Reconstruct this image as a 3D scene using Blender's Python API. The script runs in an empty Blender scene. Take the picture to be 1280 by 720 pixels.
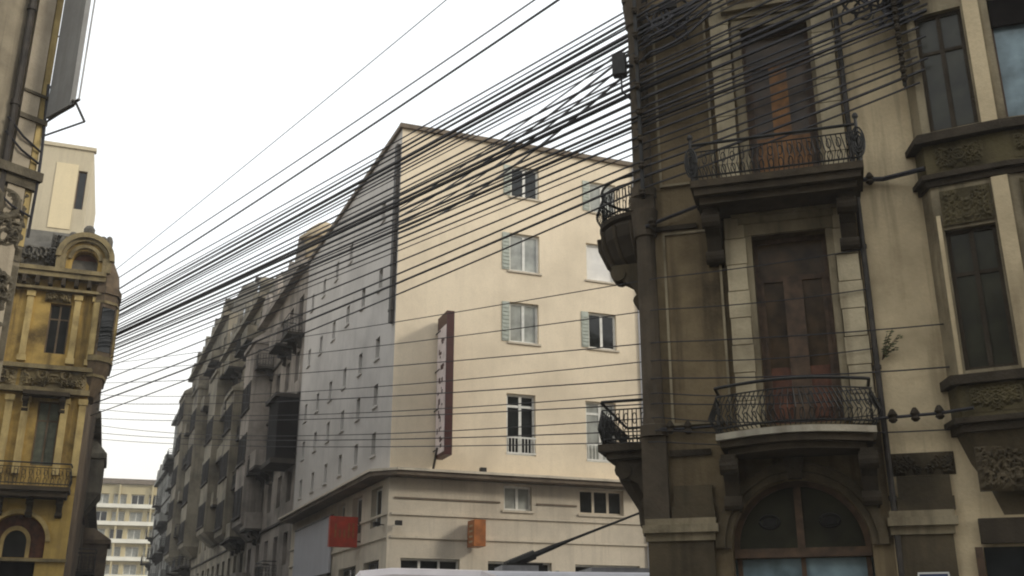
import bpy, math, random
from mathutils import Vector
random.seed(7)
C = bpy.context.scene.collection
SC = bpy.context.scene
PI = math.pi
HAZE = .0008

# ------------------------------------------------------------------ helpers
class MB:
    """collects shapes; T maps local (x, y, z) to root-local space"""
    def __init__(s, T=None):
        s.v = []; s.f = []; s.T = T
    def add(s, vs, fs):
        b = len(s.v)
        if s.T: vs = [s.T(*p) for p in vs]
        s.v += [tuple(p) for p in vs]
        s.f += [tuple(b + i for i in f) for f in fs]
        return s
    def box(s, x0, x1, y0, y1, z0, z1):
        return s.add([(x0,y0,z0),(x1,y0,z0),(x1,y1,z0),(x0,y1,z0),(x0,y0,z1),(x1,y0,z1),(x1,y1,z1),(x0,y1,z1)],
                     [(0,3,2,1),(4,5,6,7),(0,1,5,4),(1,2,6,5),(2,3,7,6),(3,0,4,7)])
    def quad(s, a, b, c, d):
        return s.add([a,b,c,d], [(0,1,2,3)])
    def tube(s, pts, r, n=6, caps=True):
        pts = [Vector(p) for p in pts]; m = len(pts)
        rs = r if isinstance(r, (list, tuple)) else [r]*m
        vs = []; fs = []
        for i, p in enumerate(pts):
            d = (pts[min(i+1,m-1)] - pts[max(i-1,0)])
            if d.length < 1e-9: d = Vector((0,0,1))
            d.normalize()
            a = d.cross(Vector((0,0,1)))
            if a.length < .05: a = d.cross(Vector((1,0,0)))
            a.normalize(); b = d.cross(a)
            for k in range(n):
                t = 2*PI*k/n
                vs.append(p + (a*math.cos(t) + b*math.sin(t))*rs[i])
        for i in range(m-1):
            for k in range(n):
                k2 = (k+1) % n
                fs.append((i*n+k, i*n+k2, (i+1)*n+k2, (i+1)*n+k))
        if caps:
            fs.append(tuple(range(n))); fs.append(tuple((m-1)*n+k for k in range(n)))
        return s.add([tuple(v) for v in vs], fs)
    def prism_z(s, poly, z0, z1):
        n = len(poly)
        return s.add([(x,y,z0) for x,y in poly] + [(x,y,z1) for x,y in poly],
                     [tuple(range(n-1,-1,-1)), tuple(range(n,2*n))] + [(i,(i+1)%n,n+(i+1)%n,n+i) for i in range(n)])
    def prism_y(s, poly, y0, y1):     # polygon in x, z
        n = len(poly)
        return s.add([(x,y0,z) for x,z in poly] + [(x,y1,z) for x,z in poly],
                     [tuple(range(n)), tuple(range(2*n-1,n-1,-1))] + [(i,n+i,n+(i+1)%n,(i+1)%n) for i in range(n)])
    def prism_x(s, poly, x0, x1):     # polygon in y, z
        n = len(poly)
        return s.add([(x0,y,z) for y,z in poly] + [(x1,y,z) for y,z in poly],
                     [tuple(range(n)), tuple(range(2*n-1,n-1,-1))] + [(i,n+i,n+(i+1)%n,(i+1)%n) for i in range(n)])
    def loft(s, rings, cap=True):     # rings: equal-length closed loops
        n = len(rings[0]); vs = [p for r in rings for p in r]; fs = []
        for i in range(len(rings)-1):
            for k in range(n):
                k2 = (k+1) % n
                fs.append((i*n+k, i*n+k2, (i+1)*n+k2, (i+1)*n+k))
        if cap:
            fs.append(tuple(range(n-1,-1,-1))); fs.append(tuple((len(rings)-1)*n+k for k in range(n)))
        return s.add(vs, fs)
    def blob(s, c, rx, ry, rz, n=8, m=5):
        vs = [(c[0],c[1],c[2]-rz)]; fs = []
        for i in range(1, m):
            t = PI*i/m
            for k in range(n):
                a = 2*PI*k/n
                vs.append((c[0]+rx*math.sin(t)*math.cos(a), c[1]+ry*math.sin(t)*math.sin(a), c[2]-rz*math.cos(t)))
        vs.append((c[0],c[1],c[2]+rz)); e = len(vs)-1
        for k in range(n): fs.append((0, 1+(k+1)%n, 1+k)); fs.append((e, e-n+k, e-n+(k+1)%n))
        for i in range(m-2):
            for k in range(n):
                fs.append((1+i*n+k, 1+i*n+(k+1)%n, 1+(i+1)*n+(k+1)%n, 1+(i+1)*n+k))
        return s.add(vs, fs)
    def wall(s, x0, x1, z0, z1, holes=(), y=0.0, depth=.25, skip=()):
        """a wall face with real openings and their reveals; skip = areas left for another shape"""
        hs = list(holes) + list(skip)
        xs = sorted({x0,x1} | {h[0] for h in hs if x0<h[0]<x1} | {h[1] for h in hs if x0<h[1]<x1})
        zs = sorted({z0,z1} | {h[2] for h in hs if z0<h[2]<z1} | {h[3] for h in hs if z0<h[3]<z1})
        for i in range(len(xs)-1):
            for j in range(len(zs)-1):
                cx = (xs[i]+xs[i+1])/2; cz = (zs[j]+zs[j+1])/2
                if any(h[0]<cx<h[1] and h[2]<cz<h[3] for h in hs): continue
                s.quad((xs[i],y,zs[j]),(xs[i+1],y,zs[j]),(xs[i+1],y,zs[j+1]),(xs[i],y,zs[j+1]))
        for a,b,c,d in holes:
            s.quad((a,y,c),(a,y+depth,c),(a,y+depth,d),(a,y,d))
            s.quad((b,y+depth,c),(b,y,c),(b,y,d),(b,y+depth,d))
            s.quad((a,y,c),(b,y,c),(b,y+depth,c),(a,y+depth,c))
            s.quad((a,y+depth,d),(b,y+depth,d),(b,y,d),(a,y,d))
        return s
    def arch(s, x0, x1, z0, z1, cx, r, zs, y=0.0, depth=.35, n=20):
        """fill of the rectangle above a round-headed opening: springing zs, radius r; open below"""
        arc = [(cx - r*math.cos(PI*i/n), zs + r*math.sin(PI*i/n)) for i in range(n+1)]
        def edge(p):
            dx, dz = p[0]-cx, p[1]-zs
            ts = []
            if dx < -1e-6: ts.append((x0-cx)/dx)
            if dx > 1e-6: ts.append((x1-cx)/dx)
            if dz > 1e-6: ts.append((z1-zs)/dz)
            t = min(ts); return (cx+dx*t, zs+dz*t)
        out = [edge(p) for p in arc]
        for i in range(n):
            a,b,c,d = arc[i],arc[i+1],out[i+1],out[i]
            s.quad((a[0],y,a[1]),(b[0],y,b[1]),(c[0],y,c[1]),(d[0],y,d[1]))
            s.quad((a[0],y,a[1]),(a[0],y+depth,a[1]),(b[0],y+depth,b[1]),(b[0],y,b[1]))
            if abs(c[0]-d[0])>1e-5 and abs(c[1]-d[1])>1e-5:
                k = (x0 if c[0]<cx else x1, z1)
                s.add([(d[0],y,d[1]),(c[0],y,c[1]),(k[0],y,k[1])],[(0,1,2)])
        s.quad((x0,y,z0),(cx-r,y,z0),(cx-r,y,zs),(x0,y,zs)); s.quad((cx+r,y,z0),(x1,y,z0),(x1,y,zs),(cx+r,y,zs))
        s.quad((cx-r,y,z0),(cx-r,y+depth,z0),(cx-r,y+depth,zs),(cx-r,y,zs)); s.quad((cx+r,y+depth,z0),(cx+r,y,z0),(cx+r,y,zs),(cx+r,y+depth,zs))
        return s
    def relief(s, x0, x1, z0, z1, y, amp, seed, nx=30, nz=14):
        """stucco ornament: a finely displaced sheet, mirrored about its middle"""
        rnd = random.Random(seed)
        nx = int(nx*1.7); nz = int(nz*1.7)
        bl = [(rnd.uniform(0,.5), rnd.uniform(.15,.85), rnd.uniform(.08,.24), rnd.uniform(.5,1), rnd.choice((0,5,6,7))) for _ in range(14)]
        vs = []; fs = []
        for j in range(nz+1):
            for i in range(nx+1):
                u = i/nx; w = j/nz; m = min(u, 1-u); h = 0
                for bu,bw,br,bh,pet in bl:
                    ex, ez = (m-bu)*(x1-x0)/(z1-z0), w-bw; d = math.hypot(ex, ez)
                    if d > br*1.6: continue
                    k = 1+.25*math.cos(pet*math.atan2(ez,ex)) if pet else 1
                    h = max(h, bh*(math.exp(-((d-br*k)/(.28*br))**2) + .9*math.exp(-(d/(.35*br))**2)))
                e = min(1, min(u,1-u)*12, min(w,1-w)*8)
                vs.append((x0+u*(x1-x0), y-.01-amp*h*e, z0+w*(z1-z0)))
        for j in range(nz):
            for i in range(nx):
                a = j*(nx+1)+i; fs.append((a,a+1,a+nx+2,a+nx+1))
        return s.add(vs, fs)
    def mesh(s, name, mat, smooth=False):
        me = bpy.data.meshes.new(name); me.from_pydata(s.v, [], s.f); me.validate()
        if mat: me.materials.append(mat)
        if smooth:
            me.polygons.foreach_set('use_smooth', [True]*len(me.polygons))
        me.update(); return me
    def build(s, name, mat, parent=None, smooth=False):
        o = bpy.data.objects.new(name, s.mesh(name, mat, smooth)); C.objects.link(o)
        if parent: o.parent = parent
        return o

def each(name, mat, parent, T, shapes):
    """one object per shape"""
    out = []
    for fn in shapes:
        m = MB(T); fn(m); out.append(m.build(name, M[mat], parent))
    return out
def boxes(name, mat, parent, T, bs): return each(name, mat, parent, T, [(lambda m, b=b: m.box(*b)) for b in bs])
def tag(o, label=None, cat=None, group=None, kind=None):
    if label: o['label'] = label
    if cat: o['category'] = cat
    if group: o['group'] = group
    if kind: o['kind'] = kind
    return o
def thing(name, loc, label, cat, group=None, rz=0):
    o = bpy.data.objects.new(name, None); C.objects.link(o)
    o.location = loc; o.rotation_euler = (0,0,rz); o.empty_display_size = .3
    return tag(o, label, cat, group)

class Frame:
    """facade frame: x along the facade (left to right from outside), y into the building, z up; root-local"""
    def __init__(s, u, o=(0,0)):
        l = math.hypot(*u); s.u = (u[0]/l, u[1]/l); s.n = (-s.u[1], s.u[0]); s.o = o
        s.rz = math.atan2(s.u[1], s.u[0])
    def __call__(s, x, y, z):
        return (s.o[0]+s.u[0]*x+s.n[0]*y, s.o[1]+s.u[1]*x+s.n[1]*y, z)

# ------------------------------------------------------------------ materials (procedural)
def nodes(m):
    m.use_nodes = True; nt = m.node_tree; return nt, nt.nodes, nt.links, nt.nodes['Principled BSDF']
def plaster(name, col, dirt, amt=.5, scale=.7, streak=.5, rough=.9, bump=.25, fine=18, brick=None, lo=.42, hi=.68):
    m = bpy.data.materials.new(name); nt,N,L,P = nodes(m)
    tc = N.new('ShaderNodeTexCoord')
    def noise(sc, det, rough_=.6, mp=None):
        n = N.new('ShaderNodeTexNoise'); n.inputs['Scale'].default_value = sc; n.inputs['Detail'].default_value = det
        n.inputs['Roughness'].default_value = rough_
        if mp:
            k = N.new('ShaderNodeMapping'); k.inputs['Scale'].default_value = mp
            L.new(tc.outputs['Object'], k.inputs['Vector']); L.new(k.outputs[0], n.inputs['Vector'])
        else: L.new(tc.outputs['Object'], n.inputs['Vector'])
        return n
    def ramp(src, a, b, mul):
        r = N.new('ShaderNodeMapRange'); r.inputs['From Min'].default_value = a; r.inputs['From Max'].default_value = b
        r.inputs['To Max'].default_value = mul; r.clamp = True; L.new(src, r.inputs['Value']); return r.outputs[0]
    def mix(fac, a, b):
        x = N.new('ShaderNodeMix'); x.data_type = 'RGBA'
        L.new(fac, x.inputs['Factor'])
        for s_, v in (('A',a),('B',b)):
            i = [q for q in x.inputs if q.name == s_ and q.type == 'RGBA'][0]
            if isinstance(v, tuple): i.default_value = (*v, 1)
            else: L.new(v, i)
        return [q for q in x.outputs if q.type == 'RGBA'][0]
    n1 = noise(scale, 8); c1 = mix(ramp(n1.outputs['Fac'], lo, hi, amt), col, dirt)
    n2 = noise(1.6, 5, .6, (2.2, 2.2, .16)); c2 = mix(ramp(n2.outputs['Fac'], .5, .72, streak), c1, dirt)
    n3 = noise(fine, 4); d = tuple(max(0, c*.7) for c in col)
    c3 = mix(ramp(n3.outputs['Fac'], .45, .75, .35), c2, d)
    out = c3
    h = n3.outputs['Fac']
    if brick:
        b = N.new('ShaderNodeTexBrick'); b.inputs['Scale'].default_value = 1
        b.inputs['Brick Width'].default_value = brick[0]; b.inputs['Row Height'].default_value = brick[1]
        b.inputs['Mortar Size'].default_value = brick[2]
        k = N.new('ShaderNodeMapping'); k.inputs['Rotation'].default_value = brick[3]
        L.new(tc.outputs['Object'], k.inputs['Vector']); L.new(k.outputs[0], b.inputs['Vector'])
        out = mix(ramp(b.outputs['Fac'], 0, 1, .55), c3, d)
    L.new(out, P.inputs['Base Color']); P.inputs['Roughness'].default_value = rough
    P.inputs['Specular IOR Level'].default_value = .2
    bp = N.new('ShaderNodeBump'); bp.inputs['Strength'].default_value = bump; bp.inputs['Distance'].default_value = .03
    L.new(h, bp.inputs['Height']); L.new(bp.outputs[0], P.inputs['Normal'])
    return m
def plain(name, col, rough=.6, metal=0, var=.3, scale=6, spec=.4):
    m = bpy.data.materials.new(name); nt,N,L,P = nodes(m)
    tc = N.new('ShaderNodeTexCoord'); n = N.new('ShaderNodeTexNoise'); n.inputs['Scale'].default_value = scale; n.inputs['Detail'].default_value = 6
    L.new(tc.outputs['Object'], n.inputs['Vector'])
    r = N.new('ShaderNodeValToRGB'); r.color_ramp.elements[0].position = .35; r.color_ramp.elements[1].position = .7
    r.color_ramp.elements[0].color = (*[c*(1-var) for c in col],1); r.color_ramp.elements[1].color = (*[min(1,c*(1+var*.5)) for c in col],1)
    L.new(n.outputs['Fac'], r.inputs[0]); L.new(r.outputs[0], P.inputs['Base Color'])
    P.inputs['Roughness'].default_value = rough; P.inputs['Metallic'].default_value = metal; P.inputs['Specular IOR Level'].default_value = spec
    return m
def glass(name, col, var=.4, rough=.06, scale=2.0):
    m = plain(name, col, rough, 0, var, scale, .35); return m

M = {}
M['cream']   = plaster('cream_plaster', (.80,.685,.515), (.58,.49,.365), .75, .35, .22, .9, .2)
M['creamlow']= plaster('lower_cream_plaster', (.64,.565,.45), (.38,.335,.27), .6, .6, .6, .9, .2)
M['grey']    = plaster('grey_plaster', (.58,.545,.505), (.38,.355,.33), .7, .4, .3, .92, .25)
M['ledge']   = plaster('dark_ledge', (.20,.16,.12), (.08,.065,.05), .6, 1.2, .4)
M['palegrey']= plaster('pale_grey_render', (.55,.55,.58), (.40,.40,.42), .3, .8, .3)
M['rwall']   = plaster('soot_brown_plaster', (.205,.155,.088), (.042,.030,.017), .9, .8, .85, .95, .4)
M['rlight']  = plaster('bleached_plaster', (.66,.535,.34), (.19,.145,.085), .6, .6, .6, .95, .3)
M['rquoin']  = plaster('weathered_block', (.31,.26,.17), (.075,.058,.035), .75, 1.1, .7, .95, .35)
M['rdark']   = plaster('sooty_stone', (.062,.049,.034), (.02,.016,.011), .7, 1.3, .5, .95, .5)
M['rpale']   = plaster('bleached_block', (.54,.46,.31), (.14,.11,.068), .65, 1.0, .6, .95, .35)
M['rcol']    = plaster('dark_column_stone', (.105,.083,.058), (.03,.024,.017), .8, 1.1, .6, .95, .4)  # dark mottled tone for the corner column
M['rbase']   = plaster('dark_base_stone', (.11,.086,.052), (.03,.024,.015), .85, .9, .7, .95, .4)  # darker tone, mostly for the lower stonework
M['rband']   = plaster('olive_stained_stone', (.12,.098,.05), (.035,.028,.016), .7, 1.2, .6, .95, .4)
M['slab']    = plaster('balcony_slab_stone', (.075,.058,.038), (.022,.018,.013), .7, 1.2, .4, .95, .4)
M['slabpale']= plaster('pale_balcony_edge', (.42,.38,.30), (.13,.11,.085), .7, 2.5, .5, .95, .3)
M['yellow']  = plaster('ochre_plaster', (.47,.32,.10), (.095,.066,.03), .95, 1.0, .85, .92, .3)
M['yellowlit']= plaster('lit_ochre_plaster', (.56,.39,.12), (.22,.15,.055), .6, .8, .5, .92, .2)  # lit copy of the ochre: brighter light put into the lower wall's colour
M['ypilaster']= plaster('sandy_pilaster', (.54,.41,.18), (.15,.11,.05), .75, 1.3, .6, .92, .3)
M['yorn']    = plaster('weathered_ornament', (.27,.215,.115), (.075,.06,.036), .8, 2.0, .5, .95, .5)
M['slate']   = plaster('grey_slate', (.14,.13,.11), (.05,.046,.038), .7, 1.5, .4, .85, .5)
M['oriel']   = plaster('dark_oriel_plaster', (.17,.125,.08), (.05,.038,.03), .8, 1.3, .5)
M['tower']   = plaster('tower_render', (.56,.49,.35), (.38,.33,.25), .4, .35, .4)
M['towerlit']= plaster('tower_lit_strip', (.72,.61,.40), (.55,.47,.32), .3, .5, .2)  # lighter copy of the tower render for its brighter-lit strip
M['nl']      = plaster('beige_concrete', (.31,.265,.19), (.075,.062,.045), .7, .9, .7, .93, .35)
M['nlp']     = plaster('pinkish_pilaster', (.42,.36,.27), (.17,.14,.10), .6, .9, .6, .93, .3)
M['nldark']  = plaster('black_stained_stone', (.14,.12,.085), (.04,.034,.026), .7, 2.5, .5, .95, .6)
M['row1']    = plaster('grey_brown_render', (.25,.22,.165), (.06,.052,.04), .9, .55, .6, .95, .4)
M['row2']    = plaster('pinkish_render', (.33,.29,.25), (.085,.073,.062), .85, .5, .6, .95, .4)
M['row3']    = plaster('grey_green_render', (.27,.265,.24), (.08,.078,.07), .85, .45, .6, .95, .4)
M['rowdark'] = plaster('dark_trim', (.055,.046,.037), (.018,.015,.012), .6, 1.2, .4)
M['turret']  = plaster('pale_turret_render', (.52,.42,.28), (.22,.17,.12), .6, 1.5, .4)
M['end']     = plaster('far_cream_slab', (.52,.44,.26), (.32,.28,.17), .4, .12, .3)
M['endband'] = plain('white_balcony_band', (.80,.77,.66), .8, 0, .12, .4)
M['iron']    = plain('black_iron', (.025,.024,.022), .55, .3, .4, 9)
M['cable']   = plain('black_cable', (.03,.028,.032), .6, 0, .3, 20)
M['greycable']= plain('faded_cable', (.10,.10,.115), .6, 0, .3, 20)
M['pipe']    = plain('dark_downpipe', (.05,.042,.034), .6, .2, .5, 4)
M['steel']   = plain('grey_sheet_metal', (.30,.30,.30), .55, .2, .3, 3)
M['board']   = plaster('grey_board', (.33,.33,.32), (.20,.19,.18), .5, 1.2, .5, .8, .1)
M['white']   = plain('white_frame_paint', (.72,.71,.66), .6, 0, .15, 6)
M['shutter'] = plain('grey_green_shutter', (.43,.46,.40), .7, 0, .2, 5)
M['oldshutter']= plain('faded_dark_shutter', (.11,.12,.085), .7, 0, .3, 5)
M['blind']   = plain('white_roller_blind', (.72,.70,.66), .7, 0, .08, 3)
M['brownwood']= plain('dark_brown_wood', (.095,.056,.03), .6, 0, .5, 5)
M['redwood'] = plain('rust_red_wood', (.12,.042,.018), .6, 0, .5, 5)
M['orangewood']= plain('orange_brown_wood', (.24,.105,.025), .55, 0, .4, 6)
M['glassd']  = glass('dark_glass', (.018,.02,.02))
M['glassg']  = glass('murky_green_glass', (.035,.034,.02), .5, .3)
M['glassp']  = glass('curtained_glass', (.36,.37,.34), .3, .1)
M['glassbr'] = glass('brownish_dirty_glass', (.075,.046,.022), .7, .3)
M['glassb']  = glass('bluish_glass', (.22,.30,.33), .5, .08)
M['dark']    = plain('dark_interior', (.012,.010,.009), .95, 0, .4, 3, .1)
M['red']     = plain('dark_red_sign', (.055,.011,.008), .5, 0, .25, 4)
M['redbright']= plain('red_sign', (.45,.05,.022), .5, 0, .3, 3)
M['pink']    = plain('pinkish_sign_face', (.74,.64,.62), .5, 0, .2, 3)
M['orange']  = plain('orange_brown_sign', (.36,.12,.03), .5, 0, .35, 4)
M['blue']    = plain('blue_sign', (.04,.06,.13), .5, 0, .3, 8)
M['bus']     = plain('lavender_white_paint', (.72,.71,.76), .35, 0, .1, 2)
M['van']     = plain('pinkish_white_paint', (.74,.68,.68), .35, 0, .1, 2)
M['rubber']  = plain('tyre_rubber', (.02,.02,.02), .9, 0, .3, 12)
M['rim']     = plain('wheel_rim', (.4,.4,.4), .4, .7, .2, 5)
M['lamp']    = plain('lamp_lens', (.6,.55,.45), .2, 0, .1, 5)
M['lampred'] = plain('red_lens', (.5,.02,.02), .3, 0, .2, 5)
M['leaf']    = plain('weed_leaf', (.075,.085,.03), .7, 0, .5, 15)
M['asphalt'] = plaster('asphalt', (.055,.054,.052), (.03,.03,.03), .6, .25, 0, .9, .3, 40)
M['paving']  = plaster('pavement_slabs', (.26,.25,.23), (.15,.145,.135), .6, .5, 0, .9, .3, 12, (.6,.4,.012,(0,0,.36)))
M['paint']   = plain('road_paint', (.7,.7,.68), .7, 0, .35, 3)

# ------------------------------------------------------------------ camera geometry (measured from the photograph)
EYE = Vector((0,0,1.6)); PITCH = math.radians(19.0); FPX = 1290.0
def ray(x, y):
    a = x-640; b = 360-y; c, s = math.cos(PITCH), math.sin(PITCH)
    return Vector((a, FPX*c - b*s, FPX*s + b*c))
def hit(px, py, o, u, v=0.0):          # pixel -> point on the vertical plane through o along u, moved out by v
    n = Vector((u[1], -u[0], 0)); d = ray(px, py); o3 = Vector((o[0],o[1],0)) + n*v
    return EYE + d*((o3-EYE).dot(n)/d.dot(n))
cam = bpy.data.objects.new('camera', bpy.data.cameras.new('camera')); C.objects.link(cam)
cam.location = EYE; cam.rotation_euler = (math.radians(90)+PITCH, 0, 0)
cam.data.sensor_width = 36; cam.data.lens = 36*FPX/1280; cam.data.clip_end = 3000; cam.data.clip_start = .05
SC.camera = cam

K = (-4.27, 36.1);   CU = (.9367,.3502)         # corner of the cream block, front direction
SU = (.391,-.9204)                              # its street face: direction far -> near
R0 = (2.25, 16.6);   RU = (.9564,-.2922)        # corner of the right-hand house
Q0 = (-14.62, 34.84)                            # corner of the ochre house
N0 = (-9.16, 18.0);  NU = (.616,.788)           # chamfer end of the near left house
LU = (.347,.938)                                # left side of the far street (heading away)

# ------------------------------------------------------------------ windows
_wc = {}
def window(root, fr, x0, x1, z0, z1, y=.12, frame='white', pane='glassd', mull=1, transom=0, sill=None, name='window', fw=.06, depth=.05):
    w, h = round(x1-x0,2), round(z1-z0,2); key = (w,h,frame,mull,transom,fw,depth)
    if key not in _wc:
        m = MB(); m.box(0,fw,0,depth,0,h); m.box(w-fw,w,0,depth,0,h); m.box(fw,w-fw,0,depth,0,fw); m.box(fw,w-fw,0,depth,h-fw,h)
        for i in range(mull):
            c = w*(i+1)/(mull+1); m.box(c-fw*.6,c+fw*.6,-.006,depth-.008,fw,h-fw)
        if transom: m.box(fw,w-fw,.004,depth-.004,h*transom-fw*.5,h*transom+fw*.5)
        _wc[key] = m.mesh(name, M[frame])
    pk = (w,h,pane,depth,'p')
    if pk not in _wc: _wc[pk] = MB().box(fw*.5,w-fw*.5,depth*.5,depth*.5+.02,fw*.5,h-fw*.5).mesh('pane', M[pane])
    o = bpy.data.objects.new(name, _wc[key]); C.objects.link(o); o.parent = root
    o.location = fr(x0, y, z0); o.rotation_euler = (0,0,fr.rz)
    p = bpy.data.objects.new('pane', _wc[pk]); C.objects.link(p); p.parent = o
    if sill:
        sk = (w,sill,'s')
        if sk not in _wc: _wc[sk] = MB().box(-.08,w+.08,-.20,.0,-.075,-.004).mesh('sill', M[sill])
        s = bpy.data.objects.new('sill', _wc[sk]); C.objects.link(s); s.parent = o
        s.location = (0, -y+.14, 0)
    return o

def shell(mb, fr, x0, x1, d, z0, z1, left=True, right=True):
    """sides, back and roof of a block behind a facade"""
    mb.T = fr
    if left: mb.quad((x0,d,z0),(x0,0,z0),(x0,0,z1),(x0,d,z1))
    if right: mb.quad((x1,0,z0),(x1,d,z0),(x1,d,z1),(x1,0,z1))
    mb.quad((x1,d,z0),(x0,d,z0),(x0,d,z1),(x1,d,z1)); mb.quad((x0,0,z1),(x1,0,z1),(x1,d,z1),(x0,d,z1))

# ================================================================== THE CREAM CORNER BLOCK
cb = thing('apartment_building', (K[0],K[1],0), 'large cream corner block with plain sunlit front and long grey street side', 'building')
F = Frame(CU); S = Frame(SU)
front_windows = [  # x0,x1,z0,z1, frame, pane, mull, transom
    (4.50,5.72,18.45,19.80,'white','glassd',1,0), (4.45,5.72,15.30,16.88,'white','glassp',1,0), (4.45,5.66,12.42,14.02,'white','glassp',1,0),
    (4.34,5.50,8.12,10.42,'white','glassd',1,.80),
    (7.95,9.15,18.30,19.65,'white','glassp',1,0), (7.75,9.02,15.32,16.90,'white','blind',0,0), (7.76,8.98,12.50,13.98,'white','glassd',1,0),
    (7.56,8.84,8.05,10.38,'white','glassp',1,.80),
    (4.25,5.33,6.12,7.00,'white','glassp',1,0), (7.22,9.03,6.10,7.02,'creamlow','glassd',2,0)]
shopf = [(.50,2.62,.6,4.36),(3.66,6.08,.6,4.33),(7.0,9.6,.6,4.3)]
m = MB(F)
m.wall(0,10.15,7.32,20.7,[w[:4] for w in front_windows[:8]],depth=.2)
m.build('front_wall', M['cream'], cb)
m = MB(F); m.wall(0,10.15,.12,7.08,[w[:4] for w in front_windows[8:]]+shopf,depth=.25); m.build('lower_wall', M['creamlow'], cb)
sw = []
rnd = random.Random(3)
for k, zc in enumerate((18.0, 15.1, 12.3, 10.45, 8.6)):
    for i in range(6):
        x = -2.25-2.55*i
        if x < -15.6: continue
        if k == 0 and i in (1,): continue
        sw.append((x-.28, x+.28, zc-.42, zc+.42))
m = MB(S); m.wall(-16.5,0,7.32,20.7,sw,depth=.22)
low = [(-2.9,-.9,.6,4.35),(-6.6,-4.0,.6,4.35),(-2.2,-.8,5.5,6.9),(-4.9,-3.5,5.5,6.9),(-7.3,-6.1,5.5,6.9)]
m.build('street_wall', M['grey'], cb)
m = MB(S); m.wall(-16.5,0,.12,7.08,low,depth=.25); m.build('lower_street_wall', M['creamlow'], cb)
m = MB(); far = S(-16.5,0,0); back = [F(0,0,0), F(10.15,0,0), F(10.15,15,0), (far[0]+F(8,0,0)[0], far[1]+F(8,0,0)[1],0), far]
pl = [(p[0],p[1]) for p in back]
n = len(pl)
for i in range(1, n-1):
    a, b = pl[i], pl[i+1]; m.quad((a[0],a[1],.12),(b[0],b[1],.12),(b[0],b[1],20.7),(a[0],a[1],20.7))
m.build('rear_wall', M['grey'], cb)
m = MB(); m.add([(p[0],p[1],20.69) for p in pl],[tuple(range(n))]); m.build('roof', M['slate'], cb)
m = MB(F); m.box(-.12,10.3,-.14,.1,20.62,20.80); m.T = S; m.box(-16.5,-.06,-.12,.1,20.61,20.78); m.build('roof_cornice', M['ledge'], cb)
# ledge above the mezzanine, with a rounded corner
prof = lambda o_: [S(-16.4,-o_,0)] + [( -o_*math.cos(a), -o_*math.sin(a), 0) for a in [math.radians(t) for t in (-23+ -0, 0, 25, 50, 75, 100)]][1:-1] + [F(.1,-o_,0), F(10.2,-o_,0)]
def ledge(z0, z1, o_, mat, nm):
    top = [S(-16.4,-o_,0), S(-.5,-o_,0), S(-.14,-o_*.97,0), F(.12,-o_*.97,0), F(.5,-o_,0), F(10.2,-o_,0), F(10.2,.05,0), F(.0,.05,0), S(-16.4,.05,0)]
    m = MB(); m.prism_z([(p[0],p[1]) for p in top], z0, z1); return m.build(nm, mat, cb)
ledge(7.10,7.24,.62,M['ledge'],'ledge'); ledge(7.245,7.33,.70,M['creamlow'],'ledge_top')
for z in (5.80,5.02): ledge(z, z+.08, .06, M['creamlow'], 'moulding')
for z in (6.35,):
    boxes('moulding','ledge',cb,F,[(.2,4.1,-.04,-.001,z,z+.06),(5.5,7.1,-.04,-.001,z,z+.06)])
for q in front_windows[:8]:
    o = window(cb, F, *q[:4], y=.13, frame=q[4], pane=q[5], mull=q[6], transom=q[7], sill='creamlow' if q[3]-q[2]<2 else None, fw=.09)
    if q[3]-q[2] < 2 and q[5] != 'blind':
        sh = MB(); sh.box(-.30,.0,-.165,-.135,.02,q[3]-q[2]-.02)
        for i in range(9): sh.box(-.28,-.02,-.185,-.166,.08+i*(q[3]-q[2]-.2)/9,.08+(i+.55)*(q[3]-q[2]-.2)/9)
        o2 = sh.build('shutter', M['shutter'], o)
    elif q[3]-q[2] > 2:
        r_ = MB(); w = q[1]-q[0]
        r_.box(.0,w,-.17,-.14,.62,.68); r_.box(.0,w,-.17,-.14,.05,.10)
        for i in range(9): r_.box(w*(i+.5)/9-.012,w*(i+.5)/9+.012,-.165,-.145,.10,.62)
        r_.build('guard_rail', M['white'], o)
for q in front_windows[8:]:
    window(cb, F, *q[:4], y=.14, frame=q[4], pane=q[5], mull=q[6], sill='creamlow', fw=.08)
for q in shopf: window(cb, F, *q, y=.2, frame='white', pane='glassd', mull=2, name='shop_window', fw=.07)
for i, q in enumerate(sw): window(cb, S, *q, y=.15, frame='shutter', pane='glassd', mull=0, fw=.05, sill='grey')
for q in low[:2]: window(cb, S, *q, y=.2, frame='steel', pane='glassd', mull=1, name='shop_window', fw=.07)
for q in low[2:]: window(cb, S, *q, y=.2, frame='white', pane='glassd', mull=1, fw=.07)
m = MB(S); m.box(-.40,-.12,-.16,-.01,12.75,20.0)
for z in (13.2,15,16.8,18.6): m.box(-.43,-.09,-.18,-.012,z,z+.1)
m.build('downpipe', M['pipe'], cb)
m = MB(F); m.box(9.95,10.35,-.10,-.005,.12,20.55); m.build('corner_strip', M['palegrey'], cb)

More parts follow.
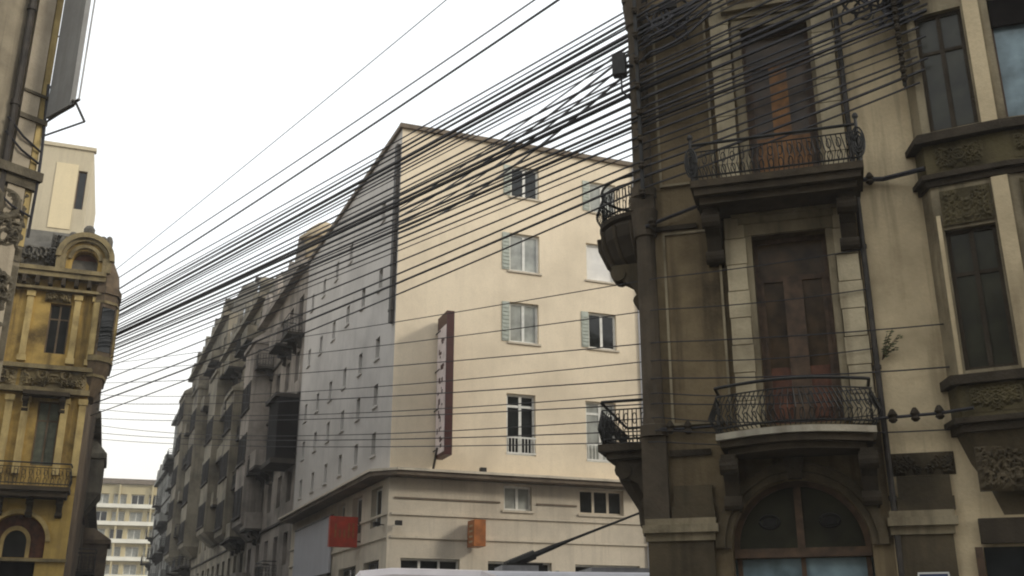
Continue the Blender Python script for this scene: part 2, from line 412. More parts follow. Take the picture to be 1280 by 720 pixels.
# signs and small fittings on the block
def box_sign(label, fr, org, x, proj, thick, z0, z1, mats, name, marks):
    p = fr(x, 0, 0); t = thing(name, (org[0]+p[0], org[1]+p[1], z0), label, 'sign')
    f = Frame(fr.u); h = z1-z0
    b = MB(f); b.box(-thick/2, thick/2, -proj-.15, -.15, 0, h); b.build('sign_box', M[mats[0]], t)
    g = MB(f); e = .012
    if marks == 'blade':
        g.box(-thick/2-e, -thick/2-.002, -proj-.12, -.2, .12, h-.5); g.build('sign_face', M[mats[1]], t)
        ls = []; rr = random.Random(5); k = 9
        for i in range(k):
            z = .3+i*(h-1.0)/k; hh = (h-1.0)/k
            for q_ in range(3):
                y0 = -proj*(.34+.5*rr.random()); y1 = y0-proj*(.05+.10*rr.random()); za = z+hh*.55*rr.random(); zb = za+hh*(.10+.35*rr.random())
                ls.append((-thick/2-e-.012-.001*q_, -thick/2-e-.001, y1, y0, za, zb))
        boxes('letter','red',t,f,ls)
        each('bracket','pipe',t,f,[(lambda m, z=.3+i*h/3.6: (m.tube([(0,.0,z),(0,-.16,z)], .03), m.tube([(-thick/2-.02,-.02,z),(-thick/2-.02,-proj*.5,z)], .025))) for i in range(4)]
             + [lambda m: m.tube([(-thick/2-.03,-.02,-.45),(-thick/2-.03,-.55,.35)], .045)])
    else:
        rr = random.Random(2); ls = []
        if marks == 'front':       # face looking across the street end, towards the camera
            for i in range(5):
                y = -.15-proj*(.14+.16*i); ls.append((thick/2+.001, thick/2+.014, y-.05, y+.02, h*.3, h*(.55+.25*rr.random())))
        else:
            for i in range(4):
                z = h*(.15+.2*i); ls.append((-thick/2-.014, -thick/2-.001, -.15-proj*.75, -.15-proj*.3, z, z+h*.07))
        boxes('letter', mats[1], t, f, ls)
        each('bracket','pipe',t,f,[(lambda m, z=z: m.tube([(0,0,z),(0,-.16,z)], .03)) for z in (h*.8,h*.2)])
    return t
box_sign('tall narrow dark red vertical sign with pinkish lettered side on the cream front', F, K, 1.72, 1.15, .28, 7.75, 12.95, ('red','pink'), 'vertical_sign', 'blade')
box_sign('small orange-brown box sign projecting low on the cream front', F, K, 3.05, .75, .42, 4.75, 5.65, ('orange','turret'), 'box_sign', 'side')
box_sign('square red box sign projecting from the grey street side', S, K, -3.5, 1.05, .22, 4.95, 6.05, ('redbright','orange'), 'box_sign', 'front')
p = S(-11.0,-.02,4.3); t = thing('banner', (K[0]+p[0],K[1]+p[1],4.3), 'grey-blue banner panel on the street side left of the red sign', 'banner')
b = MB(Frame(SU)); b.box(-3.9,3.2,-.12,-.03,0,2.25); b.build('panel', M['palegrey'], t)
b = MB(Frame(SU)); b.box(-3.95,3.25,-.14,-.02,2.252,2.33); b.box(-3.95,3.25,-.14,-.02,-.08,-.002); b.build('rail', M['pipe'], t)
for fr, x, z, lb in ((S,-.45,5.45,'small dark wall lamp round the corner on the grey side'),(F,.32,5.45,'small dark wall lamp by the corner of the cream front'),(F,3.35,7.42,'small dark floodlight on the ledge under the vertical sign')):
    p = fr(x,-.0,z); t = thing('wall_lamp', (K[0]+p[0],K[1]+p[1],z), lb, 'lamp')
    f = Frame(fr.u); b = MB(f); b.tube([(0,0,.03),(0,-.22,.06)], .018); b.build('arm', M['pipe'], t)
    b = MB(f); b.prism_x([(-.18,0),(-.36,-.05),(-.36,.12),(-.18,.12)], -.11, .11); b.build('lamp_head', M['iron'], t)

# ================================================================== THE RIGHT-HAND HOUSE
rb = thing('townhouse', (R0[0],R0[1],0), 'soot-stained ornate old house with iron balconies filling the right', 'building')
G = Frame(RU)
D1 = (1.93,3.08,9.0,12.0); D2 = (1.84,3.02,4.85,8.03); D3 = (1.93,3.08,13.1,15.9)
AX, AR, AZ = 2.2, 1.02, 2.98
m = MB(G)
m.wall(0,3.52,.12,17.2,[D1,D2,D3],depth=.3,skip=[(1.0,3.4,.12,4.3)])
m.arch(1.0,3.4,.12,4.3,AX,AR,AZ,depth=.45)
m.build('front_wall', M['rwall'], rb); m = MB(G); m.wall(7.9,14,.12,17.2,[(9,10.1,5.4,7.7),(9,10.1,9.3,11.6),(11.6,12.7,5.4,7.7),(11.6,12.7,9.3,11.6)],depth=.3)
m.build('wing_wall', M['rwall'], rb)
m = MB(G); m.wall(3.52,7.9,.12,17.2,[(3.55,4.3,.3,2.2)],depth=.25); m.build('plaster_wall', M['rlight'], rb)
for q in ((9,10.1,5.4,7.7),(9,10.1,9.3,11.6),(11.6,12.7,5.4,7.7),(11.6,12.7,9.3,11.6)): window(rb, G, *q, y=.15, frame='brownwood', transom=.7)
m = MB(G); m.quad((3.55,.25,.3),(4.3,.25,.3),(4.3,.25,2.2),(3.55,.25,2.2)); m.build('cellar_hatch', M['brownwood'], rb)
m = MB(); shell(m, G, 0, 14, 15.5, .12, 17.2); m.build('side_wall', M['rwall'], rb)
m = MB(G); m.box(-.45,14.2,-.5,.3,16.7,17.0); m.box(-.6,14.3,-.65,.3,17.003,17.35); m.build('cornice', M['rdark'], rb)
# corner column, quoined pilasters, panels
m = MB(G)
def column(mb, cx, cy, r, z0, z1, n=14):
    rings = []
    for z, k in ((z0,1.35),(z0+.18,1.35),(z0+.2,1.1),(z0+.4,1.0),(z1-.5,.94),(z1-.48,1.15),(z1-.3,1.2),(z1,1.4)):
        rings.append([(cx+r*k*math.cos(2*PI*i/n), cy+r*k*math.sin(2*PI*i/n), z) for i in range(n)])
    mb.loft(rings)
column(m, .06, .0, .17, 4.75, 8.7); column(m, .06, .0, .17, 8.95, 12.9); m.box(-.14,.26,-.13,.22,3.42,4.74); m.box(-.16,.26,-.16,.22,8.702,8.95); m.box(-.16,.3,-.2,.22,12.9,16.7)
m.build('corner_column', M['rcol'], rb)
def blocks(x0, x1, z0, z1, hh, mat, nm, pr=.09):
    m = MB(G); z = z0; i = 0
    while z < z1-.05:
        t = min(z+hh, z1); a = .012*(i%2); m.box(x0+a, x1-a, -pr, -.002, z+.008, t-.008); z = t; i += 1
    return m.build(nm, M[mat], rb)
blocks(3.14,3.50,4.78,12.7,.46,'rpale','quoin_pilaster'); blocks(1.40,1.74,4.78,12.7,.46,'rpale','quoin_pilaster')
for z0, z1 in ((4.95,8.2),(9.15,12.4)):
    m = MB(G); m.box(.40,1.28,-.035,-.002,z0,z1); po_ = m.build('wall_panel', M['rwall'], rb)
    m = MB(G)
    for x in (.36,1.28): m.box(x,x+.04,-.07,-.003,z0-.04,z1+.04)
    for z in (z0-.04,z1): m.box(.40,1.28,-.07,-.003,z,z+.04)
    m.build('panel_moulding', M['rquoin'], po_)
# door surrounds and doors
def surround(d, mat='rquoin'):
    m = MB(G); x0,x1,z0,z1 = d
    m.box(x0-.15,x0-.005,-.05,.02,z0,z1); m.box(x1+.005,x1+.12,-.05,.02,z0,z1); m.box(x0-.15,x1+.12,-.07,.02,z1+.005,z1+.2)
    m.box(x0-.3,x1+.25,-.22,.0,z1+.32,z1+.42); m.box(x0-.2,x1+.15,-.12,.0,z1+.202,z1+.318)
    m.build('door_surround', M[mat], rb)
surround(D2); surround(D1); surround(D3)
def balcony_door(d, wood, panel, glassm, label=None, middle=None):
    x0,x1,z0,z1 = d; w = x1-x0; h = z1-z0
    o = MB(G); y = .2
    o.box(x0,x0+.07,y,y+.06,z0,z1); o.box(x1-.07,x1,y,y+.06,z0,z1); o.box(x0+.07,x1-.07,y,y+.06,z1-.08,z1)
    o.box(x0+.07,x1-.07,y+.004,y+.056,z0+h*.76,z0+h*.79); c = (x0+x1)/2
    o.box(x0+.07,x0+.13,y-.012,y+.05,z0,z0+h*.758); o.box(x1-.13,x1-.07,y-.012,y+.05,z0,z0+h*.758)
    ob = o.build('balcony_door', M[wood], rb)
    if label: ob['label'] = label
    o = MB(G); o.box(c-.15,c+.15,y-.03,y+.05,z0,z0+h*.757); o.build('meeting_stile', M[middle or wood], ob)
    o = MB(G)
    for a,b in ((x0+.132,c-.152),(c+.152,x1-.132)):
        o.box(a,b,y-.006,y+.045,z0,z0+h*.30); o.box(a+.05,b-.05,y-.03,y-.007,z0+.12,z0+h*.26)
    o.build('door_panel', M[panel], ob)
    o = MB(G); o.box(x0+.07,x1-.07,y+.03,y+.045,z0+h*.30,z1-.08); o.build('pane', M[glassm], ob)
balcony_door(D1,'brownwood','orangewood','glassbr','tall glazed balcony door with orange-brown lower panels','orangewood')
balcony_door(D2,'brownwood','redwood','glassbr','dark shabby balcony door with rust-red lower panels','brownwood')
balcony_door(D3,'brownwood','brownwood','glassd')
# arched entrance
m = MB(G); nn = 22
for k, (ro, ri, pr) in enumerate(((AR+.24,AR+.10,.11),(AR+.095,AR+.0,.06))):
    for i in range(nn):
        a, b = PI*i/nn, PI*(i+1)/nn
        pts = [(AX-r*math.cos(t), z_) for r, t, z_ in ((ri,a,0),(ro,a,0),(ro,b,0),(ri,b,0))]
        pts = [(AX-r*math.cos(t), AZ+r*math.sin(t)) for r, t in ((ri,a),(ro,a),(ro,b),(ri,b))]
        m.prism_y(pts, -pr, -.003)
m.build('arch_moulding', M['rbase'], rb)
m = MB(G); m.prism_y([(AX-.1,AZ+AR-.02),(AX+.1,AZ+AR-.02),(AX+.15,AZ+AR+.3),(AX-.15,AZ+AR+.3)], -.18, -.004); m.build('keystone', M['rdark'], rb)
fan = MB(G); arc = [(AX-(AR-.002)*math.cos(PI*i/nn), AZ+(AR-.002)*math.sin(PI*i/nn)) for i in range(nn+1)]
fan.prism_y(arc, .30, .33); fo = fan.build('fanlight', M['glassg'], rb)
m = MB(G)
for i in range(nn):
    a, b = PI*i/nn, PI*(i+1)/nn
    m.prism_y([(AX-r*math.cos(t), AZ+r*math.sin(t)) for r,t in ((AR-.09,a),(AR-.004,a),(AR-.004,b),(AR-.09,b))], .25, .298)
m.box(AX-.055,AX+.055,.24,.297,AZ,AZ+AR-.09); m.box(AX-AR+.01,AX+AR-.01,.20,.34,AZ-.14,AZ-.002)
m.build('fanlight_frame', M['brownwood'], fo)
for cx in (AX-.45,AX+.45):
    m = MB(G); m.tube([(cx+.15*math.cos(2*PI*i/14),.285,AZ+.4+.10*math.sin(2*PI*i/14)) for i in range(15)], .02, 5); m.box(cx-.10,cx+.10,.275,.297,AZ+.34,AZ+.46); m.build('fanlight_ornament', M['iron'], fo)
d = MB(G); d.box(AX-AR,AX+AR,.36,.38,.12,AZ-.15); do = d.build('shop_glazing', M['glassb'], rb)
m = MB(G)
for x in (AX-AR+.04,AX-.03,AX+AR-.1): m.box(x,x+.07,.30,.358,.12,AZ-.15)
m.box(AX-AR+.12,AX-.04,.31,.357,.12,.7); m.box(AX+.05,AX+AR-.11,.31,.357,.12,.7); m.build('door_frame', M['brownwood'], do)
# belt courses, pier bases
for x0,x1 in ((-.16,1.0),(3.46,4.42)):
    m = MB(G); m.box(x0,x1,-.22,-.003,3.22,3.34); m.box(x0+.03,x1-.03,-.15,-.003,3.343,3.44); m.box(x0+.03,x1-.05,-.13,-.003,3.10,3.218); m.build('belt_course', M['rquoin'], rb)
boxes('pier_base','rbase',rb,G,[(x0,x1,-.09,-.004,.12,3.098) for x0,x1 in ((-.10,.92),(3.56,4.34))])
for x0,x1 in ((.30,.96),(3.62,4.42)):
    m = MB(G); m.box(x0,x1,-.11,-.004,3.445,3.64); m.box(x0+.04,x1-.02,-.07,-.004,3.643,3.95); m.build('pier_block', M['rbase'], rb)
m = MB(G); m.relief(3.62,4.5,3.96,4.30,0,.09,4); m.build('stucco_relief', M['rbase'], rb)
m = MB(G); m.tube([(3.575,-.075,z) for z in (.2,3.0,6,9,12.2)], .045, 8)
for z in (3.6,5.6,7.6,9.6,11.4): m.tube([(3.575,-.075,z),(3.575,-.075,z+.07)], .06, 8)
m.build('downpipe', M['pipe'], rb)
boxes('string_course','rdark',rb,G,[(-.02,.95,-.06,-.003,8.30,8.38),(.3,.95,-.05,-.003,4.42,4.52)])

# --- iron railings: posts, rails, bars and scrolls along a plan line
def railing(pts, z0, h, fr, parent, scroll_ends=True, bulge=0.0, step=.11):
    m = MB(fr); P_ = [Vector((x,y,0)) for x,y in pts]
    seg = [(P_[i+1]-P_[i]).length for i in range(len(P_)-1)]; L_ = sum(seg)
    cen = sum(P_, Vector())/len(P_)
    def at(d):
        for i, s_ in enumerate(seg):
            if d <= s_ or i == len(seg)-1: return P_[i]+(P_[i+1]-P_[i])*min(1,d/s_)
            d -= s_
    top = [at(L_*i/40) for i in range(41)]
    m.tube([(p.x,p.y,z0+h) for p in top], .026, 6); m.tube([(p.x,p.y,z0+.08) for p in top], .018, 5); m.tube([(p.x,p.y,z0+h*.80) for p in top], .013, 5)
    k = int(L_/step)
    for i in range(k+1):
        p = at(L_*i/k); q = p + Vector((p.x-cen.x, p.y-cen.y, 0)).normalized()*bulge
        m.tube([(p.x,p.y,z0+h*.8),(q.x,q.y,z0+h*.35),(p.x,p.y,z0+.02)], .0095, 4)
        if i % 2 == 0 and i < k:
            p2 = at(L_*(i+1)/k); c = (p+p2)/2; dx = (p2-p)*.5
            for zc in (.25,.58):
                m.tube([(c.x+dx.x*.95*math.cos(t), c.y+dx.y*.95*math.cos(t), z0+h*zc+h*.13*math.sin(t)) for t in [2*PI*j/10 for j in range(11)]], .009, 4, False)
    return m.build('railing', M['iron'], parent)
def scroll(mb, x, y, z, s, w, flip=1):
    """a bracket: S-profile in y/z extruded along x, with two volutes"""
    pr = [(0,z),( -s,z),(-s*1.0,z-s*.18),(-s*.78,z-s*.42),(-s*.45,z-s*.62),(-s*.30,z-s*.95),(-s*.22,z-s*1.25),(0,z-s*1.35)]
    mb.prism_x([(y+a,b) for a,b in pr], x-w/2, x+w/2)
    for cy_, cz_, r_ in ((-s*.80,z-s*.27,s*.22),(-s*.22,z-s*1.12,s*.18)):
        mb.loft([[(xx, y+cy_+r_*math.cos(2*PI*i/12), cz_+r_*math.sin(2*PI*i/12)) for i in range(12)] for xx in (x-w*.62, x+w*.62)])
# upper balcony: straight slab on two heavy consoles
b1 = MB(G); b1.box(.98,3.68,-.98,-.003,8.62,8.74); b1.box(1.03,3.63,-.92,-.004,8.50,8.618); b1.box(1.1,3.56,-.80,-.005,8.38,8.498)
b1 = b1.build('balcony', M['slab'], rb)
each('console','rdark',b1,G,[(lambda m, x=x: scroll(m, x, -.004, 8.376, .62, .24)) for x in (1.24,3.38)])
railing([(1.02,-.05),(1.02,-.93),(3.64,-.93),(3.64,-.05)], 8.74, .66, G, b1, bulge=.06, step=.075)
for x in (1.02,3.64):
    m = MB(G)
    for q in range(3):
        m.tube([(x+.16*(1-.25*q)*math.cos(t)*(1 if x>2 else -1)*.6, -.93-.05, 9.06+.26*math.sin(t)*(1-.28*q)) for t in [2*PI*j/16 for j in range(17)]], .016, 5, False)
    m.tube([(x,-.93,8.74),(x,-.93,9.5)], .028, 6); m.blob((x,-.93,9.54),.05,.05,.06); m.build('corner_scroll', M['iron'], b1)
# lower balcony: bowed slab, pale edge, scrolled brackets
def bow(x0, x1, d, n=16, e=.0): return [(x0-e+(x1-x0+2*e)*i/n, -(d*.62+(d*.38)*math.sin(PI*i/n))-e) for i in range(n+1)]
def bowpoly(x0,x1,d,e=.0): return [(x0-e,-.003)] + bow(x0,x1,d,16,e) + [(x1+e,-.003)]
m = MB(G); m.prism_z(bowpoly(1.10,3.44,1.0,-.06)[::-1], 4.42, 4.53); m.prism_z(bowpoly(1.10,3.44,1.0,-.16)[::-1], 4.32, 4.417)
b2 = m.build('balcony', M['slab'], rb)
m = MB(G); m.prism_z(bowpoly(1.10,3.44,1.0)[::-1], 4.533, 4.63); m.build('slab_edge', M['slabpale'], b2)
each('console','rdark',b2,G,[(lambda m, x=x: scroll(m, x, -.004, 4.316, .60, .22)) for x in (1.26,3.28)])
railing([(1.13,-.05)]+bow(1.13,3.41,.95)+[(3.41,-.05)], 4.63, .72, G, b2, bulge=.14, step=.07)
# balconies on the hidden side face, seen in profile past the corner
H = Frame((-G.n[0], -G.n[1]), (0,0))      # side facade: x from far (-) to the corner (0)
def side_balcony(z, kind):
    if kind == 'bowl':
        n_ = 16; rings = []; cx_ = -.98
        for zz, rr in ((z-1.30,.10),(z-1.22,.22),(z-1.08,.24),(z-1.02,.52),(z-.76,.82),(z-.42,.98),(z-.2,.99),(z-.12,.92),(z-.08,1.0),(z,1.0)):
            rings.append([(cx_-rr*.92*math.cos(PI*i/n_), -.003-rr*.92*math.sin(PI*i/n_), zz) for i in range(n_+1)])
        m = MB(H); m.loft([r[::-1] for r in rings]); b = m.build('balcony', M['rdark'], rb)
        m = MB(H)
        for i in range(1, n_):
            if i % 2: m.tube([(cx_-rr*.94*math.cos(PI*i/n_), -.003-rr*.94*math.sin(PI*i/n_), zz) for zz, rr in ((z-1.02,.52),(z-.76,.82),(z-.42,.98),(z-.2,1.0))], .04, 5)
        m.build('rib', M['slab'], b)
        railing([(cx_-.86*math.cos(PI*i/14), -.05-.82*math.sin(PI*i/14)) for i in range(15)], z, .70, H, b, bulge=.12, step=.06)
        m = MB(H); scroll(m, -.48, -.004, z-.90, .62, .30); m.build('console', M['rbase'], b)
    else:
        m = MB(H); m.box(-2.6,-.18,-.92,-.003,z-.12,z); m.box(-2.5,-.26,-.8,-.004,z-.24,z-.122); b = m.build('balcony', M['rdark'], rb)
        each('console','rdark',b,H,[(lambda m, x=x: scroll(m, x, -.004, z-.242, .66, .24)) for x in (-2.3,-.45)])
        m = MB(H)   # long carved leaf tapering down the wall
        n_ = 10; rings = []
        for zz, d_, w_ in ((z-.26,.80,.32),(z-.5,.72,.32),(z-.8,.54,.28),(z-1.0,.42,.25),(z-1.25,.40,.25),(z-1.45,.30,.19),(z-1.6,.18,.15),(z-1.75,.05,.08)):
            rings.append([(-.98-w_*math.cos(PI*i/n_), -.003-d_*math.sin(PI*i/n_)**.6, zz) for i in range(n_+1)][::-1])
        m.loft(rings); m.build('console_ornament', M['rdark'], b)
        railing([(-2.55,-.05),(-2.55,-.86),(-.23,-.86),(-.23,-.05)], z, .72, H, b, bulge=.12, step=.07)
side_balcony(8.80,'bowl'); side_balcony(4.72,'slab')
boxes('side_belt','rdark',rb,H,[(-15.5,-.2,-.22,-.003,3.22,3.42),(-15.5,-.2,-.06,-.003,8.3,8.4)])
boxes('side_door','brownwood',rb,H,[(-1.8,-.7,-.02,-.004,z0,z0+2.7) for z0 in (5.0,9.1)])

# --- the bay at the right
BP = [(4.56,-.003),(4.66,-.34),(5.78,-.56),(6.95,-.56),(8.0,-.34),(8.1,-.003)]
def off(poly, e):
    cx = sum(p[0] for p in poly)/len(poly)
    return [(p[0]+(p[0]-cx)/1.77*e*1.0, (p[1]-e) if p[1]<-.1 else p[1]) for p in poly]
bay = MB(G)
facets = [(BP[i],BP[i+1]) for i in range(5)]
wins = []
for i, (a, b) in enumerate(facets):
    L_ = math.hypot(b[0]-a[0], b[1]-a[1]); p0 = G(a[0],a[1],0); p1 = G(b[0],b[1],0)
    f = Frame((p1[0]-p0[0], p1[1]-p0[1]), (p0[0],p0[1])); bay.T = f; hs = []
    if i in (1,2,3):
        x0, x1 = (.12, L_-.30) if i == 1 else ((.10, L_-.32) if i == 2 else (.14,L_-.3))
        hs = [(x0,x1,5.42,7.66),(x0,x1,9.36,11.5),(x0,x1,13.2,15.6)]; wins.append((i,f,hs))
    bay.wall(0,L_,4.5,16.6,hs,depth=.16)
bay.build('bay_wall', M['rquoin'], rb)
for i in (1,2,3):
    a, b = facets[i]; p0 = G(a[0],a[1],0); p1 = G(b[0],b[1],0); L_ = math.hypot(b[0]-a[0], b[1]-a[1]); f = Frame((p1[0]-p0[0], p1[1]-p0[1]), (p0[0],p0[1]))
    boxes('bay_pillar','rlight',rb,f,[(L_-.26,L_-.03,-.06,-.003,z0,z1) for z0,z1 in ((5.36,8.38),(9.32,11.88))] + ([(.03,.09,-.04,-.003,5.36,7.9)] if i == 1 else []))
for i, f, hs in wins:
    for j, h in enumerate(hs):
        if i == 2 and j == 1:
            window(rb, f, *h, y=.1, frame='brownwood', pane='glassb', mull=0, fw=.05)
            mm = MB(f); mm.box(h[0]+.02,h[1]-.02,.02,.09,h[3]-.5,h[3]-.01); mm.build('rolled_shutter', M['dark'], rb)
        else:
            o = window(rb, f, *h, y=.1, frame='rdark' if j != 2 else 'white', pane='glassg', mull=1, transom=.68, fw=.06)
for grp in (((9.12,9.22,.16),(9.223,9.30,.10)),((8.50,8.58,.12),(8.40,8.497,.05)),((5.20,5.34,.12),),((4.62,4.70,.14),(4.50,4.617,.06)),((11.9,12.0,.16),(12.003,12.1,.22))):
    m = MB(G)
    for z0,z1,e in grp: m.prism_z(off(BP,e)[::-1], z0, z1)
    m.build('bay_cornice', M['rdark'], rb)
each('bay_band','rband',rb,G,[(lambda m, a=a, b=b: m.prism_z(off(BP,.02)[::-1], a, b)) for a,b in ((8.583,9.117),(4.703,5.197))])
for z0, z1, sd in ((8.66,9.05,11),(4.78,5.15,12),(7.72,8.30,13)):
    for i in (1,2):
        m = MB(); a, b = facets[i]; p0 = G(a[0],a[1]-.02,0); p1 = G(b[0],b[1]-.02,0); L_ = math.hypot(p1[0]-p0[0],p1[1]-p0[1])
        m.T = Frame((p1[0]-p0[0],p1[1]-p0[1]),(p0[0],p0[1])); m.relief(.12,L_-.30,z0,z1,-.004,.06,sd+i); m.build('stucco_relief', M['rband'], rb)
m = MB(G)     # the swelling foot of the bay
m.loft([[(p[0],p[1],z) for p in off(BP,e)[::-1]] for z,e in ((3.35,-.50),(3.7,-.38),(4.1,-.16),(4.5,-.02))]); m.build('bay_foot', M['rbase'], rb)
m = MB()
a, b = facets[1]; p0 = G(a[0],a[1]+.06,0); p1 = G(b[0],b[1]+.06,0); L_ = math.hypot(p1[0]-p0[0],p1[1]-p0[1])
m = MB(G); m.relief(4.75,5.8,3.65,4.3,-.30,.12,21); m.build('stucco_relief', M['rbase'], rb)
m = MB(G); m.box(4.7,8.0,-.12,-.003,2.95,3.3); m.build('shop_fascia', M['rdark'], rb)
m = MB(G); m.box(4.72,7.9,-.06,-.003,.12,2.9); m.build('shop_front', M['glassd'], rb)
boxes('shop_mullion','brownwood',rb,G,[(x,x+.1,-.10,-.061,.12,2.9) for x in (4.6,5.7,6.8,7.9)])

# fittings on the right-hand house
def onR(x, y, z): p = G(x,y,z); return (R0[0]+p[0], R0[1]+p[1], z)
def wall_cable(label, pts, knobs, r=.028):
    o = onR(*pts[0]); t = thing('facade_cable', o, label, 'cable'); f = Frame(RU)
    loc = [(p[0]-pts[0][0], p[1], p[2]-pts[0][2]) for p in pts]
    f.o = (-G(0,pts[0][1],0)[0], -G(0,pts[0][1],0)[1])
    m = MB(f); m.tube(loc, r, 6); m.build('line', M['cable'], t)
    for k in knobs:
        i = min(range(len(pts)-1), key=lambda j: 0 if pts[j][0] <= k <= pts[j+1][0] else 1); a, b = pts[i], pts[i+1]
        u = (k-a[0])/(b[0]-a[0]); z = a[2]+(b[2]-a[2])*u-pts[0][2]; yy = a[1]
        m = MB(f)
        for zz, rr in ((-.09,.03),(-.05,.07),(-.01,.045),(.03,.075),(.08,.05),(.12,.025)): pass
        m.loft([[(k-pts[0][0]+rr*math.cos(2*PI*q/10), yy+rr*math.sin(2*PI*q/10), z+zz) for q in range(10)] for zz, rr in ((-.09,.03),(-.05,.07),(-.01,.045),(.03,.075),(.08,.05),(.12,.025))])
        m.build('insulator', M['rdark'], t)
wall_cable('short thick cable with knob beside the upper iron balcony', [(3.62,-.10,8.80),(4.0,-.1,8.76),(4.62,-.36,8.74)], [3.80], .04)
wall_cable('short cable carrying three dark insulators beside the lower balcony', [(3.42,-.25,4.80),(3.9,-.22,4.82),(4.35,-.25,4.83),(4.8,-.5,4.83)], [3.70,4.02,4.36], .025)
wall_cable('thin cable with two insulators on the wall near the corner column', [(.0,-.2,4.86),(.5,-.12,4.84),(1.1,-.1,4.86)], [.35,.62], .022)
wall_cable('dark sagging cable between corner column and upper balcony', [(.1,-.2,8.35),(.5,-.14,8.5),(1.0,-.2,8.62)], [.22], .03)
def coil(x, z, label, seed, n):
    t = thing('cable_coil', onR(x,-.3,z), label, 'cable'); rr = random.Random(seed); f = Frame(RU)
    for k in range(n):
        cx, cz = rr.uniform(-.25,.25), rr.uniform(-.22,.22); a = rr.uniform(.10,.28); b = rr.uniform(.12,.36); tl = rr.uniform(-.6,.6)
        pts = []
        for j in range(19):
            q = 2*PI*j/18*1.02
            u, w = a*math.cos(q), b*math.sin(q); pts.append((cx+u*math.cos(tl)-w*math.sin(tl), rr.uniform(-.04,.04)+.06*math.sin(q), cz+u*math.sin(tl)+w*math.cos(tl)))
        m = MB(f); m.tube(pts, rr.uniform(.012,.026), 5); m.build('loop', M['cable'] if k % 4 else M['greycable'], t)
    m = MB(f); m.tube([(0,0,.35),(0,.30,.35)], .03); m.box(-.12,.12,-.02,.03,.28,.42); m.build('wall_bracket', M['pipe'], t)
coil(4.05,12.05,'tangled loops of black cable on the top of the pale wall', 1, 11)
coil(4.55,11.75,'smaller cable tangle hanging where the bay meets the wall', 2, 9)
coil(.75,12.25,'dark knot of cables high on the brown wall by the corner', 3, 9)
t = thing('cable_rack', onR(4.50,-.40,10.25), 'short steel rack at the bay edge where the cable bundle ends', 'bracket'); f = Frame(RU)
m = MB(f); m.box(-.03,.03,-.03,.03,0,1.8); m.build('upright', M['iron'], t)
for k in range(3): m = MB(f); m.tube([(0,.03,.15+.75*k),(.05,.40,.15+.75*k)], .022); m.build('arm', M['iron'], t)
for k in range(11):
    z = .1+.16*k; m = MB(f); m.loft([[(rr_*math.cos(2*PI*q/8), -.06+rr_*math.sin(2*PI*q/8), z+zz) for q in range(8)] for zz, rr_ in ((-.06,.03),(-.03,.055),(0,.035),(.03,.055),(.06,.03))]); m.build('insulator', M['rdark'], t)
t = thing('junction_box', onR(-.02,-.2,11.55), 'small dark junction box strapped to the corner column', 'box')
m = MB(Frame(RU)); m.box(-.34,-.10,-.10,.08,-.2,.22); m.build('case', M['iron'], t)
m = MB(Frame(RU)); m.tube([(-.2,0,-.2),(-.2,.05,-.5),(0,.15,-.7)], .02); m.tube([(-.1,0,0),(.05,.1,0)], .03); m.build('lead', M['cable'], t)
for x, lb in ((4.0,'small blue plate with white rim on the pier right of the arch'),):
    t = thing('wall_plate', onR(x,-.10,2.22), lb, 'sign'); f = Frame(RU)
    m = MB(f); m.box(-.19,.19,-.02,0,0,.32); m.build('plate', M['blue'], t)
    m = MB(f); m.box(-.21,.21,-.024,-.002,.322,.345); m.box(-.21,.21,-.024,-.002,-.025,-.002); m.box(-.215,-.192,-.024,-.002,0,.32); m.box(.192,.215,-.024,-.002,0,.32); m.build('rim', M['white'], t)
    m = MB(f)
    for a,b,c,d in ((-.13,-.04,.18,.25),(-.02,.12,.17,.24),(-.10,.10,.07,.11)): m.box(a,b,-.026,-.021,c,d)
    m.build('mark', M['palegrey'], t)
t = thing('weed', onR(3.66,-.06,5.75), 'small leafless-looking weed sprouting beside the downpipe', 'plant'); f = Frame(RU); rr = random.Random(9)
m = MB(f); lf = MB(f)
for k in range(9):
    a = rr.uniform(-.6,1.2); e = (.10+.26*rr.random()*math.cos(a), -.05-.2*rr.random(), .15+.35*rr.random())
    m.tube([(0,0,0),(e[0]*.5,e[1]*.6,e[2]*.6),e], .006, 4)
    for q in range(7):
        s_ = .3+.7*q/6; c = [v*s_ + rr.uniform(-.03,.03) for v in e]; w = .035
        lf.add([(c[0]-w,c[1],c[2]),(c[0],c[1]-w*.5,c[2]-w*.4),(c[0]+w,c[1]+.01,c[2]+.01),(c[0],c[1]+w*.4,c[2]+w*.5)],[(0,1,2,3)])
m.build('stem', M['brownwood'], t); lf.build('foliage', M['leaf'], t)

# ================================================================== THE OCHRE HOUSE (left)
yb = thing('corner_house', (Q0[0],Q0[1],0), 'ornate ochre corner house with arched dormer, left side of street', 'building')
Y = Frame(CU); YS = Frame(LU)
yw1 = (-1.60,-.92,11.05,12.85); yw2 = (-1.50,-.80,7.20,9.38); yl1 = (-4.4,-3.7,11.05,12.85); yl2 = (-4.4,-3.7,7.2,9.38)
m = MB(Y); m.wall(-9,0,6.25,14.0,[yw1,yw2,yl1,yl2],depth=.3); m.build('upper_wall', M['yellow'], yb)
m = MB(Y); m.wall(-9,0,.12,6.25,[(-2.6,-.9,.4,4.2),(-7,-4,.4,4.2)],depth=.3,skip=[(-2.7,-.55,4.22,6.2)])
ax = -1.55; m.arch(-2.7,-.55,4.22,6.2,ax,.86,4.75,depth=.4,n=18); m.build('lower_wall', M['yellowlit'], yb)
m = MB(Y); m.prism_y([(ax-.856*math.cos(PI*i/18),4.75+.856*math.sin(PI*i/18)) for i in range(19)]+[(ax+.856,4.24),(ax-.856,4.24)], .38, .42); arw = m.build('arched_window', M['redwood'], yb)
m = MB(Y)
